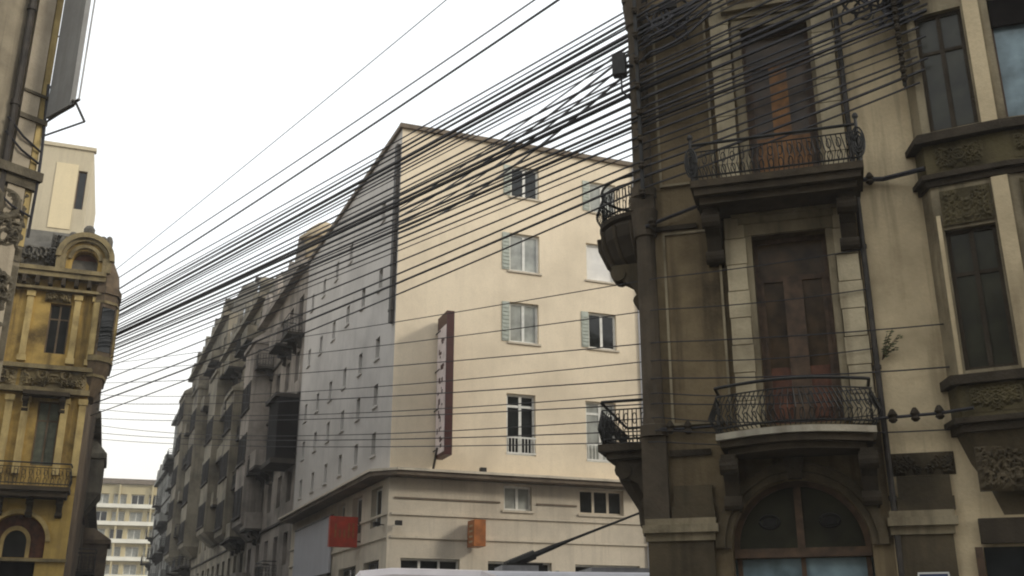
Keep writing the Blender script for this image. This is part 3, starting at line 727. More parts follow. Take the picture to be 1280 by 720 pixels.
for i in range(14):
    a,b = PI*i/14, PI*(i+1)/14
    m.prism_y([(ax-.05-r*math.cos(t),4.72+r*1.15*math.sin(t)) for r,t in ((.34,a),(.46,a),(.46,b),(.34,b))], .28, .378)
m.box(ax-.51,ax-.39,.28,.378,4.24,4.72); m.box(ax+.29,ax+.41,.28,.378,4.24,4.72); m.build('inner_frame', M['ypilaster'], arw)
m = MB(Y); m.prism_y([(ax-.05-.33*math.cos(PI*i/12),4.72+.38*math.sin(PI*i/12)) for i in range(13)]+[(ax+.27,4.25),(ax-.37,4.25)], .34, .377); m.build('pane', M['glassd'], arw)
m = MB(Y)
for i in range(18):
    a,b = PI*i/18, PI*(i+1)/18
    m.prism_y([(ax-r*math.cos(t),4.75+r*math.sin(t)) for r,t in ((.865,a),(1.0,a),(1.0,b),(.865,b))], -.07, -.003)
m.build('arch_moulding', M['ypilaster'], yb)
m = MB(Y); m.box(-9,.03,-.12,-.003,4.1,4.2); m.build('sill_band', M['yorn'], yb)
boxes('shop_front','dark',yb,Y,[(-2.6,-.9,.28,.3,.4,4.08),(-7,-4,.28,.3,.4,4.08)])
m = MB(); shell(m, Y, -9, 0, 12, .12, 14.0); m.build('side_wall', M['oriel'], yb)
for q, pn in ((yw1,'glassd'),(yl1,'glassd'),(yw2,'oldshutter'),(yl2,'oldshutter')): window(yb, Y, *q, y=.14, frame='oriel' if 'oriel' in M else 'brownwood', pane=pn, mull=1, transom=.7, fw=.05)
for x in (-3.05,-2.35,-.82,-.22):
    m = MB(Y); m.box(x,x+.2,-.13,-.003,10.9,13.0); m.box(x-.04,x+.24,-.17,-.003,13.003,13.2); m.box(x-.04,x+.24,-.17,-.003,10.7,10.898); m.build('pilaster', M['ypilaster'], yb)
for x in (-2.5,-2.0,-.78,-.22):
    m = MB(Y); m.box(x,x+.22,-.13,-.003,6.9,9.3); m.box(x-.04,x+.26,-.17,-.003,9.303,9.5); m.build('pilaster', M['ypilaster'], yb)
# balustrade band between the storeys, cornices, modillions
boxes('string_course','yorn',yb,Y,[(-9,.05,-.25,-.003,9.62,9.80),(-9,.05,-.22,-.003,10.45,10.6),(-9,.02,-.3,-.003,13.25,13.34)])
m = MB(Y); m.box(-9,.08,-.34,-.003,13.72,13.9); m.box(-9,.08,-.42,-.003,13.903,14.05); m.build('cornice', M['yorn'], yb)
boxes('modillion','rdark',yb,Y,[(-8.9+.42*i,-8.77+.42*i,-.33,-.004,13.45,13.715) for i in range(21)])
each('stucco_relief','yorn',yb,Y,[(lambda m, a=a: m.relief(*a)) for a in ((-2.2,-.1,9.82,10.43,-.02,.22,31,34,12),(-1.8,-.95,12.88,13.24,-.01,.2,32,16,8),(-4.6,-2.3,9.82,10.43,-.02,.2,33,34,12),(-3.0,-2.2,13.36,13.7,-.0,.12,34,16,8))])
m = MB(Y); m.box(-2.0,-.55,-.55,-.003,9.48,9.615); ho = m.build('window_hood', M['rdark'], yb)
each('console','rdark',ho,Y,[(lambda m, x=x: scroll(m, x, -.004, 9.478, .4, .16)) for x in (-1.9,-.75)])
# lower balcony with dark underside and iron rail
m = MB(Y); m.box(-3.6,-.12,-.85,-.003,6.28,6.42); m.box(-3.5,-.2,-.75,-.004,6.1,6.278)
bo = m.build('balcony', M['slab'], yb)
each('console','rdark',bo,Y,[(lambda m, x=x: scroll(m, x, -.004, 6.098, .45, .18)) for x in (-3.1,-2.2,-1.3,-.4)])
railing([(-3.55,-.05),(-3.55,-.8),(-.17,-.8),(-.17,-.05)], 6.42, .75, Y, bo, bulge=.05)
# attic: dormer with a round arch and curved pediment, slate roof, urns
dx, dr, dz = -.60, .43, 14.42
m = MB(Y); m.arch(-1.42,.1,14.06,15.30,dx-.08,dr,dz,y=-.18,depth=.4,n=14)
m.quad((-1.42,.6,14.06),(-1.42,-.18,14.06),(-1.42,-.18,15.30),(-1.42,.6,15.30)); m.quad((.1,-.18,14.06),(.1,.6,14.06),(.1,.6,15.30),(.1,-.18,15.30)); m.quad((-1.42,-.18,15.30),(.1,-.18,15.30),(.1,.6,15.30),(-1.42,.6,15.30))
dm = m.build('dormer', M['yellow'], yb)
m = MB(Y); m.quad((-1.4,.2,14.06),(.08,.2,14.06),(.08,.2,15.28),(-1.4,.2,15.28)); m.build('pane', M['redwood'], dm)
m = MB(Y)
for ro, ri, pr in ((.98,.80,.42),(.79,.68,.30),(.56,.44,.26)):
    for i in range(14):
        a,b = PI*i/14, PI*(i+1)/14
        m.prism_y([(dx-.08-r*math.cos(t), dz+.08+r*math.sin(t)) for r,t in ((ri,a),(ro,a),(ro,b),(ri,b))], -pr, -.16)
m.box(-1.62,-1.3,-.34,-.16,14.06,14.6); m.box(-.1,.2,-.34,-.16,14.06,14.6); m.build('pediment', M['yorn'], dm)
each('finial','slate',dm,Y,[(lambda m, a=a: m.blob(*a)) for a in (((dx-.08,-.28,15.58),.20,.14,.22),((.02,-.1,15.25),.14,.13,.30),((-1.48,-.1,15.1),.14,.13,.3),((dx+.42,-.3,15.30),.14,.1,.14),((dx-.58,-.3,15.34),.14,.1,.14))])
m = MB(Y); m.loft([[(-9,.0,14.06),(.0,.0,14.06),(.0,11.9,14.06),(-9,11.9,14.06)],[(-8.6,.35,15.0),(-.25,.35,15.0),(-.25,11.5,15.0),(-8.6,11.5,15.0)],[(-8.2,1.1,15.9),(-.7,1.1,15.9),(-.7,11,15.9),(-8.2,11,15.9)]]); m.build('roof', M['slate'], yb)
each('roof_ornament','slate',yb,Y,[(lambda m, a=a: m.relief(*a)) for a in ((-3.4,-1.3,14.1,14.9,.0,.3,41,30,12),(-1.9,-1.28,14.75,15.5,.2,.25,42,14,12))])
# oriel on the street corner
op = [(-.16,-.20),(.12,-.34),(.52,-.06),(.60,.45),(.52,1.9),(-.05,2.1),(-.16,1.0)]
def oo(e): return [(-.05+(p[0]+.05)*e, .8+(p[1]-.8)*(.4+.6*e)) for p in op]
m = MB(Y); m.loft([[(p[0],p[1],z) for p in oo(e)] for z,e in ((9.7,.35),(10.1,.62),(10.6,.9),(10.9,1.0),(13.3,1.0),(13.31,1.1),(13.55,1.1),(13.56,.98),(14.2,.85),(14.8,.45),(15.1,.1))])
og = m.build('oriel', M['oriel'], yb)
for z0, z1, e in ((10.86,11.0,1.08),(11.0,11.06,1.04),(12.95,13.05,1.06),(10.32,10.42,.82)):
    m = MB(Y); m.prism_z(oo(e), z0, z1); m.build('oriel_moulding', M['yorn'], og)
m = MB(Y); m.prism_z([(.10,-.345),(.50,-.085),(.52,-.06),(.12,-.37)], 11.2, 12.8); m.build('window', M['glassd'], og)
for a_, b_ in (((-.16,-.22),(-.02,-.29)),((.56,.2),(.62,.5))):
    m = MB(Y); m.prism_z([(a_[0]-.02,a_[1]-.03),(b_[0]+.03,b_[1]-.05),(b_[0]+.01,b_[1]+.03),(a_[0],a_[1]+.05)], 11.06, 12.95); m.build('pilaster', M['ypilaster'], og)

# cream tower block behind
p = EYE + ray(118,190)*(50/ray(118,190).y)
tb = thing('tower_block', (p.x,p.y,0), 'plain cream tower block rising behind the ochre house', 'building'); T_ = Frame(CU); H_ = p.z
m = MB(T_); m.wall(-9,0,0,H_,[(-.62,-.18,H_-3.4,H_-1.2)],depth=.3); shell(m, T_, -9, 0, 9, 0, H_); m.build('wall', M['tower'], tb)
m = MB(T_); m.box(-1.72,-.66,-.05,-.003,H_-4.6,H_-.9); m.build('lit_strip', M['towerlit'], tb)  # thin panel whose paler colour carries the strip of brighter light
window(tb, T_, -.62,-.18,H_-3.4,H_-1.2, y=.14, frame='brownwood', mull=0)
m = MB(T_); m.box(-9.1,.1,-.1,.3,H_+.003,H_+.2); m.build('parapet', M['tower'], tb)
for x in (-7.5,-5.5): window(tb, T_, x,x+1.1,H_-3.4,H_-1.9,y=-.02,frame='white',pane='glassd')

# ================================================================== generic street-row house
def row_house(label, o, u, L_, zs, mat, trim, seed, fl=3.1, balc=.35, mansard=0, group=None, depth=11, bays=(), ww=1.1, step=2.3, name='apartment_house', reverse=False, glaz=('glassd','glassd','glassp')):
    """o = near corner of the facade; facade runs from x=-L_ to 0 (or 0..L_ when reverse)"""
    t = thing(name, (o[0],o[1],0), label, 'building', group); f = Frame(u); rr = random.Random(seed)
    x0, x1 = (0, L_) if reverse else (-L_, 0)
    nz = int((zs-4.2)/fl); nx = max(2, int(L_/step)); sp = L_/nx
    holes = []
    for j in range(nz):
        for i in range(nx):
            c = x0+sp*(i+.5); z = 4.5+j*fl; tall = rr.random() < balc
            holes.append((c-ww/2, c+ww/2, z+(0.1 if tall else .75), z+2.35, tall))
    m = MB(f); m.wall(x0,x1,.12,zs,[h[:4] for h in holes]+[(x0+sp*i+.3,x0+sp*(i+1)-.3,.3,3.3) for i in range(nx)],depth=.35); shell(m, f, x0, x1, depth, .12, zs); m.build('wall', M[mat], t)
    for h in holes: window(t, f, *h[:4], y=.2, frame='brownwood' if rr.random()<.6 else 'white', pane=rr.choice(glaz), mull=1, fw=.07)
    for i in range(nx): window(t, f, x0+sp*i+.3,x0+sp*(i+1)-.3,.3,3.3, y=.25, frame='brownwood', mull=1, name='shop_window')
    m = MB(f); m.box(x0,x1,-.45,-.003,zs-.35,zs-.15); m.box(x0,x1,-.42,-.003,zs-.147,zs+.03); m.build('cornice', M[mat], t)
    if name == 'apartment_house':
        x = x0+.3
        while x < x1-1.2:
            w_ = rr.uniform(1.0,2.6); h_ = rr.uniform(.5,1.7); e_ = min(x+w_, x1-.1); c = (x+e_)/2
            m = MB(f); k_ = rr.random()
            m.prism_y([(x,zs+.04),(e_,zs+.04),(e_,zs+h_*.6),(c+(e_-c)*.5,zs+h_*(1 if k_<.6 else .7)),(c,zs+h_*1.15),(c-(e_-c)*.5,zs+h_*(1 if k_<.6 else .7)),(x,zs+h_*.6)], -.25, .05); m.build('attic_gable', M[mat], t)
            x = e_+rr.uniform(.3,2.2)
    boxes('string_course', trim, t, f, [(x0,x1,-.2,-.003,3.8,4.05)]+[(x0,x1,-.10,-.003,4.3+j*fl,4.42+j*fl) for j in range(1,nz)])
    for h in holes:
        if h[4]:
            c = (h[0]+h[1])/2; m = MB(f); d_ = rr.uniform(.8,1.15); w_ = rr.uniform(.85,1.25)
            m.box(c-w_,c+w_,-d_,-.003,h[2]-.16,h[2]-.02)
            for x in (c-w_*.7,c+w_*.7): scroll(m, x, -.004, h[2]-.162, .5, .16)
            b = m.build('balcony', M[trim], t)
            if rr.random() < .5:
                m = MB(f); m.box(c-w_,c+w_,-d_,-d_+.1,h[2]-.018,h[2]+.85); m.box(c-w_,c-w_+.1,-d_+.1,-.004,h[2]-.018,h[2]+.85); m.box(c+w_-.1,c+w_,-d_+.1,-.004,h[2]-.018,h[2]+.85); m.build('parapet', M[mat], b)
            else: railing([(c-w_+.05,-.05),(c-w_+.05,-d_+.05),(c+w_-.05,-d_+.05),(c+w_-.05,-.05)], h[2]-.02, .95, f, b, step=.16)
    for (a,b_,z0,z1,d_) in bays:
        m = MB(f); m.loft([[(a+e,-.004,z),(a+e+.0,-d_*k,z),(b_-e,-d_*k,z),(b_-e,-.004,z)][::-1] for z,e,k in ((z0-.8,.4,.25),(z0,.0,1),(z1,.0,1),(z1+.02,-.12,1.12),(z1+.25,-.12,1.12),(z1+.9,.25,.4))])
        bo = m.build('bay', M[mat], t)
        z = z0+.5
        while z+1.9 < z1:
            m = MB(f); m.box(a+.25,b_-.25,-d_-.03,-d_-.003,z,z+1.6); wo = m.build('window', M['dark'], bo)
            m = MB(f)
            for x in (a+.2,(a+b_)/2-.05,b_-.3): m.box(x,x+.1,-d_-.06,-d_-.031,z,z+1.6)
            m.box(a+.1,b_-.1,-d_-.12,-d_-.002,z-.14,z-.01); m.build('frame', M[trim], wo); z += fl
    if mansard:
        m = MB(f); m.loft([[(x0+i,.1+i,z),(x1-i,.1+i,z),(x1-i,depth-.1-i,z),(x0+i,depth-.1-i,z)] for z,i in ((zs+.03,.05),(zs+mansard*.8,.9),(zs+mansard,1.8))]); ro = m.build('roof', M['slate'], t)
        for i in range(max(1,nx//2)):
            c = x0+L_*(i+.5)/max(1,nx//2); m = MB(f); m.prism_y([(c-.7,zs+.05),(c+.7,zs+.05),(c+.7,zs+1.5),(c,zs+2.1),(c-.7,zs+1.5)], -.05, 1.2); do_ = m.build('dormer', M[mat], ro)
            m = MB(f); m.box(c-.42,c+.42,-.09,-.052,zs+.35,zs+1.45); m.build('pane', M['glassd'], do_)
    for i in range(3):
        m = MB(f); x = x0+L_*(.15+.3*i)+rr.uniform(-.5,.5); y = rr.uniform(1.5,4); m.box(x,x+.8,y,y+.6,zs,zs+mansard+rr.uniform(1.0,2.0)); m.build('chimney', M[trim], t)
    return t
def onS(d): return (K[0]-SU[0]*d, K[1]-SU[1]*d)
GS = 'old apartment houses receding along the right side of the street'
h1 = row_house('pinkish old apartment house directly behind the grey street side', onS(16.6), SU, 13.2, 20.9, 'row2','rowdark', 11, balc=.5, group=GS, bays=((-12.2,-9.0,8,18.5,1.1),), glaz=('glassd','dark'))
m = MB(Frame(SU)); m.wall(-4.5,-.4,20.93,23.0,[(-3.2,-1.6,21.2,22.4)],y=.5); shell(m, Frame(SU), -4.5,-.4,5,20.93,23.0)
m2 = MB(Frame(SU)); m2.loft([[(-2.4+r*math.cos(2*PI*i/12),1.2+r*math.sin(2*PI*i/12),z) for i in range(12)] for z,r in ((20.93,1.2),(22.8,1.2),(22.81,1.4),(23.05,1.4),(23.06,1.15),(23.6,.9),(24.0,.4),(24.1,.05))]); m2.build('turret', M['turret'], h1)
m = MB(Frame(SU)); m.box(-2.6,-.06,-1.05,-.01,10.3,13.4); m.build('loggia_shade', M['dark'], h1); boxes('loggia_slab','rowdark',h1,Frame(SU),[(-2.8,-.02,-1.25,-.012,10.05,10.297),(-2.8,-.02,-1.25,-.012,13.403,13.6)])  # solid black box: the shade of a dark recess put into its colour
row_house('grey-brown old apartment house with heavy balconies, middle of the street row', onS(30.0), SU, 17.8, 23.2, 'row1','rowdark', 12, balc=.45, mansard=2.4, group=GS, bays=((-15.5,-11.5,9,20.5,1.2),(-5.5,-2,8,17,1.2)), glaz=('glassd','dark'))
row_house('tall grey-brown apartment house with mansard roof, street row', onS(48.0), SU, 24.8, 27.2, 'row1','rowdark', 13, balc=.4, mansard=3.4, group=GS, bays=((-22,-17.5,9,24,1.2),(-10,-6,9,22,1.2)), step=2.8, glaz=('glassd','dark','glassp','dark','blind'))
row_house('grey-green apartment house with flat roof farther down the street row', onS(73.0), SU, 14.5, 25.4, 'row3','rowdark', 14, balc=.4, group=GS, step=2.9, glaz=('glassd','dark','glassp','dark','blind'))
row_house('farthest and lowest grey apartment house of the street row', onS(87.7), SU, 16, 20.6, 'row3','rowdark', 15, balc=.3, group=GS, step=3.0)
# left side of the far street
def onL(d, e=-.25): return (Q0[0]-.35*d+.0+e*.937, Q0[1]+.937*d+e*.35)
LD = (-.35,.937)
GL = 'dark houses receding behind the ochre house'
def left_house(label, d, L_, zs, seed, bays, mat):
    o = onL(d); return row_house(label, o, LD, L_, zs, mat, 'rowdark', seed, balc=.2, group=GL, bays=bays, reverse=True, step=3, depth=9)
# facade faces the street (to the right): direction near -> far seen from the street runs right to left, so start at the far end
def left_house(label, d, L_, zs, seed, bays, mat):
    o = onL(d); return row_house(label, o, (-.35,.937), L_, zs, mat, 'rowdark', seed, balc=.2, group=GL, bays=bays, reverse=True, step=3, depth=9)
l1 = left_house('narrow dark house with box bay just behind the ochre house', 12.2, 9, 11.6, 21, ((3.5,6.5,8.4,10.0,.75),), 'row1')
l2 = left_house('low dark house with round balcony farther along the left side', 21.4, 16, 9.0, 22, ((4,7,5.2,6.8,1.3),), 'oriel')

# far slab across the end of the street
eo = (-61.0, 193.5)
et = thing('slab_block', (eo[0],eo[1],0), 'pale far apartment slab with white balcony bands closing the street', 'building'); E_ = Frame((.96,.28)); ex0, ex1, eh = -34.0, 6.0, 29.2
m = MB(E_); eh_ = []
for j in range(9):
    for i in range(13):
        a = ex0+.6+i*3.05; eh_.append((a,a+2.3,.8+j*3.1,2.6+j*3.1))
m.wall(ex0,ex1,0,eh,eh_,depth=1.0); shell(m, E_, ex0, ex1, 12, 0, eh); m.build('wall', M['end'], et)
for q in eh_[26:]: 
    if q[0] > -26: window(et, E_, *q, y=.7, frame='white', pane=random.choice(('glassp','glassd','glassp')), mull=1, fw=.12)
boxes('balcony_band','endband',et,E_,[(ex0,ex1,-.9,-.003,3.1*j+.05,3.1*j+.75) for j in range(9)])
boxes('partition','end',et,E_,[(ex0+i*5.7,ex0+i*5.7+.3,-.8,-.003,.8,eh-.2) for i in range(8)])
m = MB(E_); m.box(ex0-.3,ex1+.3,-.6,.3,eh,eh+.9); m.build('parapet', M['ledge'], et)

# ================================================================== NEAR LEFT HOUSE (only its chamfered corner is in view)
nb = thing('corner_building', (N0[0],N0[1],0), 'grimy beige building with dark downpipe at the far left edge', 'building')
NF = Frame(NU); NH = 18.5
m = MB(NF); m.wall(-7,0,.12,NH,[(-3.6,-2.2,9.5,11.8),(-3.6,-2.2,5.5,7.8)],depth=.3); m.build('chamfer_wall', M['nl'], nb)
for z in (9.5,5.5): window(nb, NF, -3.6,-2.2,z,z+2.3, y=.15, frame='brownwood')
m = MB(); shell(m, NF, -7, 0, 10, .12, NH); m.build('side_wall', M['nl'], nb)
m = MB(NF); m.box(-.50,-.17,-.10,-.003,.12,NH); m.build('pilaster', M['nlp'], nb)
m = MB(NF); m.box(-.13,-.0,-.05,-.003,8.6,NH); m.build('corner_strip', M['ypilaster'], nb)
m = MB(NF); m.tube([(-.62,-.09,z) for z in (.2,6,12,18.4)], .07, 8)
for z in (7,9,11.3,13.4): m.tube([(-.62,-.09,z),(-.62,-.09,z+.1)], .09, 8)
m.build('downpipe', M['pipe'], nb)
m = MB(NF); m.box(-7,.08,-.22,-.003,9.9,10.08); m.box(-7,.04,-.14,-.004,9.72,9.897); m.build('string_course', M['nldark'], nb)
boxes('moulding','nldark',nb,NF,[(-.52,.03,-.14,-.1,11.1,11.2),(-.50,.02,-.13,-.1,11.66,11.72)])
each('stucco_relief','nldark',nb,NF,[(lambda m, a=a: m.relief(*a)) for a in ((-2.2,.0,8.3,9.7,-.02,.16,51,36,24),(-2.2,-.02,6.4,8.2,-.02,.16,52,36,26))])
m = MB(NF); m.box(-7.2,.3,-.5,.2,NH-.3,NH); m.build('cornice', M['nldark'], nb)
# blade board on its bracket
NO = Frame((-NF.n[0],-NF.n[1])); p = NF(.02,-.02,0)
t = thing('signboard', (N0[0]+p[0],N0[1]+p[1],11.25), 'blank grey board projecting on a steel bracket, top left', 'sign')
m = MB(NO); m.box(.12,1.0,-.05,.05,.0,3.6); m.build('board', M['board'], t)
m = MB(NO); m.tube([(0,0,.75),(1.12,0,.02)], .03); m.tube([(0,.0,-.05),(1.12,0,.0)], .022); m.tube([(1.12,0,.02),(1.36,.1,-.42)], .022); m.tube([(0,.02,-.32),(1.36,.1,-.42)], .018)
m.build('bracket', M['pipe'], t)
m = MB(NO); m.tube([(0,0,1.9),(.95,0,1.9)], .016); m.build('strut', M['pipe'], t)
t = thing('stay_rod', (N0[0]+p[0],N0[1]+p[1],11.25), 'thin pale vertical stay rod beside the grey board', 'rod')
m = MB(NO); m.tube([(1.22,.0,.05),(1.24,0,1.8),(1.28,0,4.5)], .017); m.build('rod', M['steel'], t)
m = MB(NO); m.tube([(1.12,0,.05),(1.23,0,.05)], .03); m.tube([(0,0,4.4),(1.28,0,4.4)], .02); m.build('clamp', M['pipe'], t)
t = thing('facade_cable', (N0[0],N0[1],9.0), 'dark sagging cables stapled over the beige corner pilaster', 'cable')
m = MB(NF)
for a,b,c in ((11.0,10.55,.0),(10.7,10.3,.02),(9.5,9.2,.03)): m.tube([(-.72,-.12,a-9.0),(-.4,-.17,(a+b)/2-9.08),(.0,-.10,b-9.0)], .024, 5)
m.tube([(-.05,-.09,3.0),(.03,-.08,1.6),(.02,-.14,.9),(.04,-.06,-.2)], .03, 5)
m.build('line', M['cable'], t)

# ================================================================== THE HOUSE ACROSS THE STREET (unseen, added behind the viewpoint to shade the junction)
po = onR(22,-24.5,0)
row_house('unseen plain house added behind the viewpoint to shade the junction', po, (-RU[0],-RU[1]), 30, 18.0, 'rwall','rowdark', 31, balc=.2, depth=9, step=3, reverse=True, glaz=('glassd',), name='unseen_shade_house')

# ================================================================== OVERHEAD WIRES
def wire(A, B, r, sag, label, group=None, mat='cable', seed=0):
    rr = random.Random(seed); A, B = Vector(A), Vector(B); n = 18; pts = []
    for i in range(n+1):
        t = i/n; p = A.lerp(B, t)-A; p.z -= sag*4*t*(1-t); pts.append(tuple(p))
    o = MB().tube(pts, r, 5).build('overhead_cable', M[mat]); o.location = A
    return tag(o, label, 'cable', group)
LP = (Q0[0]-.35*2.2, Q0[1]+.937*2.2)            # anchors on the ochre house's street wall, behind the oriel
def left_anchor(y, x=141): return hit(x, y, LP, CU)
DENSE = 'dense bundle of overhead cables'
RACK = 814.0
def run(A, B, Cc, r, sag, label, group=None, mat='cable'):
    """facade stretch A-B, corner rack B, free span B-Cc"""
    A, B, Cc = Vector(A), Vector(B), Vector(Cc); pts = []
    for i in range(7):
        t = i/6; p = A.lerp(B, t)-A; p.z -= sag*.25*4*t*(1-t); pts.append(p)
    n = 18
    for i in range(1, n+1):
        t = i/n; p = B.lerp(Cc, t)-A; p.z -= sag*4*t*(1-t); pts.append(p)
    o = MB().tube([tuple(p) for p in pts], r*1.25, 5).build('overhead_cable', M[mat]); o.location = A
    return tag(o, label, 'cable', group)
racked = []
def span(yl, yr, th, sag, label, group=None, mat='cable', v=.34, i=0):
    xl = 141 if yl < 440 else 113
    sl = (yr-yl)/(793-141); yb = yr+sl*(RACK-793)
    if yb < -30: xa, ya = RACK+90, yb+sl*90*.9
    else:
        xa = min(1160-(i*5)%14, RACK+(yb+32)/(-sl*.93)); ya = yb+sl*.93*(xa-RACK)
    B = hit(RACK, yb, R0, RU, v); racked.append(B)
    return run(hit(xa, ya, R0, RU, v+.04 if xa < 1100 else .42), B, left_anchor(yl+sl*(xl-141), xl), th, sag, label, group, mat)
span(340,-197,.010,.10,'faintest thin grey cable, highest of all in the open sky',mat='greycable')
span(352,-86,.014,.10,'thin black cable just below the faint grey one in the open sky')
span(366,-65,.021,.12,'thicker black cable alone in the sky just above the dense bundle')
dl = [(387,30,.016),(400,54,.014),(417,95,.012),(434,152,.012),(374,8,.014),(381,15,.012),(384,22,.022),(390,27,.012),(393,40,.034),(398,46,.026),(402,60,.016),(405,66,.010),(409,80,.018),(412,91,.014),(415,101,.022),(419,109,.026),(421,116,.034),(425,128,.026),(428,139,.016),(432,147,.022),(437,158,.026),(441,163,.012),(446,173,.018),(451,184,.014),(456,192,.010),(470,205,.014)]
for i, (yl, yr, th) in enumerate(dl):
    span(yl, yr, th, .05+.07*((i*7)%7), 'black overhead cable in the dense slanting bundle between right house and ochre house', DENSE, v=.30+.03*(i%4), i=i)
for i, (yl, yr, th) in enumerate(((484,214,.016),(494,226,.020),(508,240,.014))):
    span(yl, yr, th, .15, 'dark cable in the looser trio slanting just under the dense bundle', 'loose trio of cables under the dense bundle', v=.36, i=i)
for i, (yl, yr, xr, th, sg) in enumerate(((455,352,1075,.008,.12),(462,390,1085,.008,.2),(478,430,1190,.009,.15),(492,452,1090,.008,.3),(503,474,1192,.010,.2),(510,492,1090,.008,.35),(522,505,1100,.009,.2),(530,522,1095,.008,.4),(540,538,1188,.009,.25),(548,552,1095,.008,.2))):
    sl = (yr-yl)/(793-128); yb = yr+sl*30; ya = yb+sl*.9*(xr-823)
    run(hit(xr, ya, R0, RU, .13), hit(823, yb, R0, RU, .26), hit(114, yl-sl*12, onL(10), CU), th, sg, 'thin nearly level cable crossing the street before the cream block', 'thin level cables across the street')
for i, (ya_, yr, th) in enumerate(((262,52,.014),(272,60,.020),(281,68,.016),(292,80,.022))):
    sl = (yr-ya_)/(793-497); yb = yr+sl*(RACK-793); B = hit(RACK, yb, R0, RU, .42); racked.append(B)
    run(hit(RACK+75, yb+sl*70, R0, RU, .46), B, hit(497, ya_, K, SU, .2), th, .1+.12*i, 'steeper black cable climbing from the cream block corner pipe to the right house', 'steeper cables from the cream block corner')
# the rack on the corner that carries them
zs_ = sorted(p.z for p in racked); bx = racked[5]
t = thing('cable_rack', onR(.10,-.30,zs_[0]-.2), 'long dark steel rack of insulators carrying the bundle at the house corner', 'bracket'); f = Frame(RU); hh = zs_[-1]-zs_[0]+.4
m = MB(f); m.box(-.03,.03,-.03,.03,0,hh); m.build('upright', M['iron'], t)
for k in range(9):
    z = .1+k*(hh-.2)/8; m = MB(f); m.tube([(0,.03,z),(0,.32,z)], .022); m.build('arm', M['iron'], t)
for k in range(16):
    z = .08+k*(hh-.16)/15; m = MB(f)
    m.loft([[(.0+rr*math.cos(2*PI*q/8), -.07+rr*math.sin(2*PI*q/8), z+zz) for q in range(8)] for zz, rr in ((-.06,.03),(-.03,.055),(0,.035),(.03,.055),(.06,.03))]); m.build('insulator', M['rdark'], t)

# ================================================================== VEHICLES (roofs just enter the frame)
def wheel(root, x, y, r, w, fr=None):
    m = MB(); n = 20
    m.loft([[(x+rr*math.cos(2*PI*i/n), y+yy, r+rr*math.sin(2*PI*i/n)) for i in range(n)] for yy, rr in ((-w/2,r*.86),(-w/2+.04,r),(w/2-.04,r),(w/2,r*.86))]); o = m.build('wheel', M['rubber'], root)
    m = MB(); s_ = -1 if y < 1.2 else 1
    m.loft([[(x+rr*math.cos(2*PI*i/n), y+s_*yy, r+rr*math.sin(2*PI*i/n)) for i in range(n)] for yy, rr in ((w/2-.02,r*.6),(w/2+.015,r*.58),(w/2+.03,r*.25))]); m.build('rim', M['rim'], o)
bu = (.985,.172); bh = 3.42
bpos = EYE + ray(578,709)*(( bh-1.6)/ray(585,712).z)
bt = thing('trolleybus', (bpos.x,bpos.y,0), 'lavender-white trolleybus, only its roof and trolley pole in view', 'bus', None, math.atan2(bu[1],bu[0]))
BL, BW = 11.8, 2.5
def rbox(m, x0, x1, y0, y1, z0, z1, r):
    prof = []
    for cy_, cz_, a0 in ((y0+r,z1-r,180),(y1-r,z1-r,90)):
        for k in range(6): a = math.radians(a0-18*k); prof.append((cy_+r*math.cos(a), cz_+r*math.sin(a)))
    prof += [(y1,z0),(y0,z0)]
    e = [(.0,.25),(.06,.1),(.22,0)]
    rings = []
    cyy = (y0+y1)/2; 
    for xx, ins in [(x0+a,b) for a,b in e] + [(x1-a,b) for a,b in e[::-1]]:
        rings.append([(xx, cyy+(p[0]-cyy)*(1-ins/(y1-y0)), z0+(p[1]-z0)*(1-ins*.5/(z1-z0))) for p in prof])
    m.loft(rings)
m = MB(); rbox(m, 0, BL, 0, BW, .35, bh, .32); m.build('body', M['bus'], bt)
for i in range(6):
    m = MB(); m.box(.9+i*1.75,2.45+i*1.75,-.006,.03,1.45,2.55); m.build('window', M['glassd'], bt)
m = MB(); m.box(-.012,.05,.25,BW-.25,1.35,2.6); m.build('windscreen', M['glassd'], bt)
m = MB(); m.box(-.014,.06,.3,BW-.3,2.72,3.0); m.build('destination_board', M['iron'], bt)
for x in (2.4,8.6):
    for y in (.14,BW-.14): wheel(bt, x, y, .48, .28)
for y in (.3,BW-.3): m = MB(); m.box(-.02,.03,y-.15,y+.15,.65,.85); m.build('headlight', M['lamp'], bt)
boxes('roof_rib','steel',bt,None,[(x,x+.05,.32,BW-.32,bh-.004,bh+.018) for x in (2.6,3.3,5.9,7.1,8.3,9.5,10.7)])
boxes('roof_equipment','steel',bt,None,[(1.15,2.15,.6,1.9,bh-.02,bh+.17),(3.6,5.4,.5,2.0,bh-.02,bh+.13)])
m = MB()
m.box(1.3,2.3,.75,1.75,bh+.0,bh+.24); m.tube([(1.4,.9,bh+.2),(2.1,.9,bh+.48)], .13, 8); m.tube([(1.4,1.6,bh+.2),(2.1,1.6,bh+.48)], .13, 8); po = m.build('pole_base', M['iron'], bt)
for y in (.9,1.6):
    m = MB(); m.tube([(1.5,y,bh+.22),(2.6,y,bh+.68),(3.2,y+.02,bh+.92),(6.4,y+.05,bh+2.15)], [.085,.075,.038,.026], 7); m.build('trolley_pole', M['iron'], bt)
vh = 2.95; vp = EYE + ray(402,708)*((vh-1.6)/ray(402,708).z)
vt = thing('delivery_van', (vp.x,vp.y,0), 'pinkish-white high-roof van left of the trolleybus, roof only showing', 'van', None, math.atan2(.12,.99))
m = MB()
vprof = [(0,.35),(0,1.0),(.12,1.75),(.32,2.45),(.7,vh-.06),(1.3,vh),(3.0,vh-.03),(3.28,vh-.12),(3.38,2.3),(3.42,.35)]
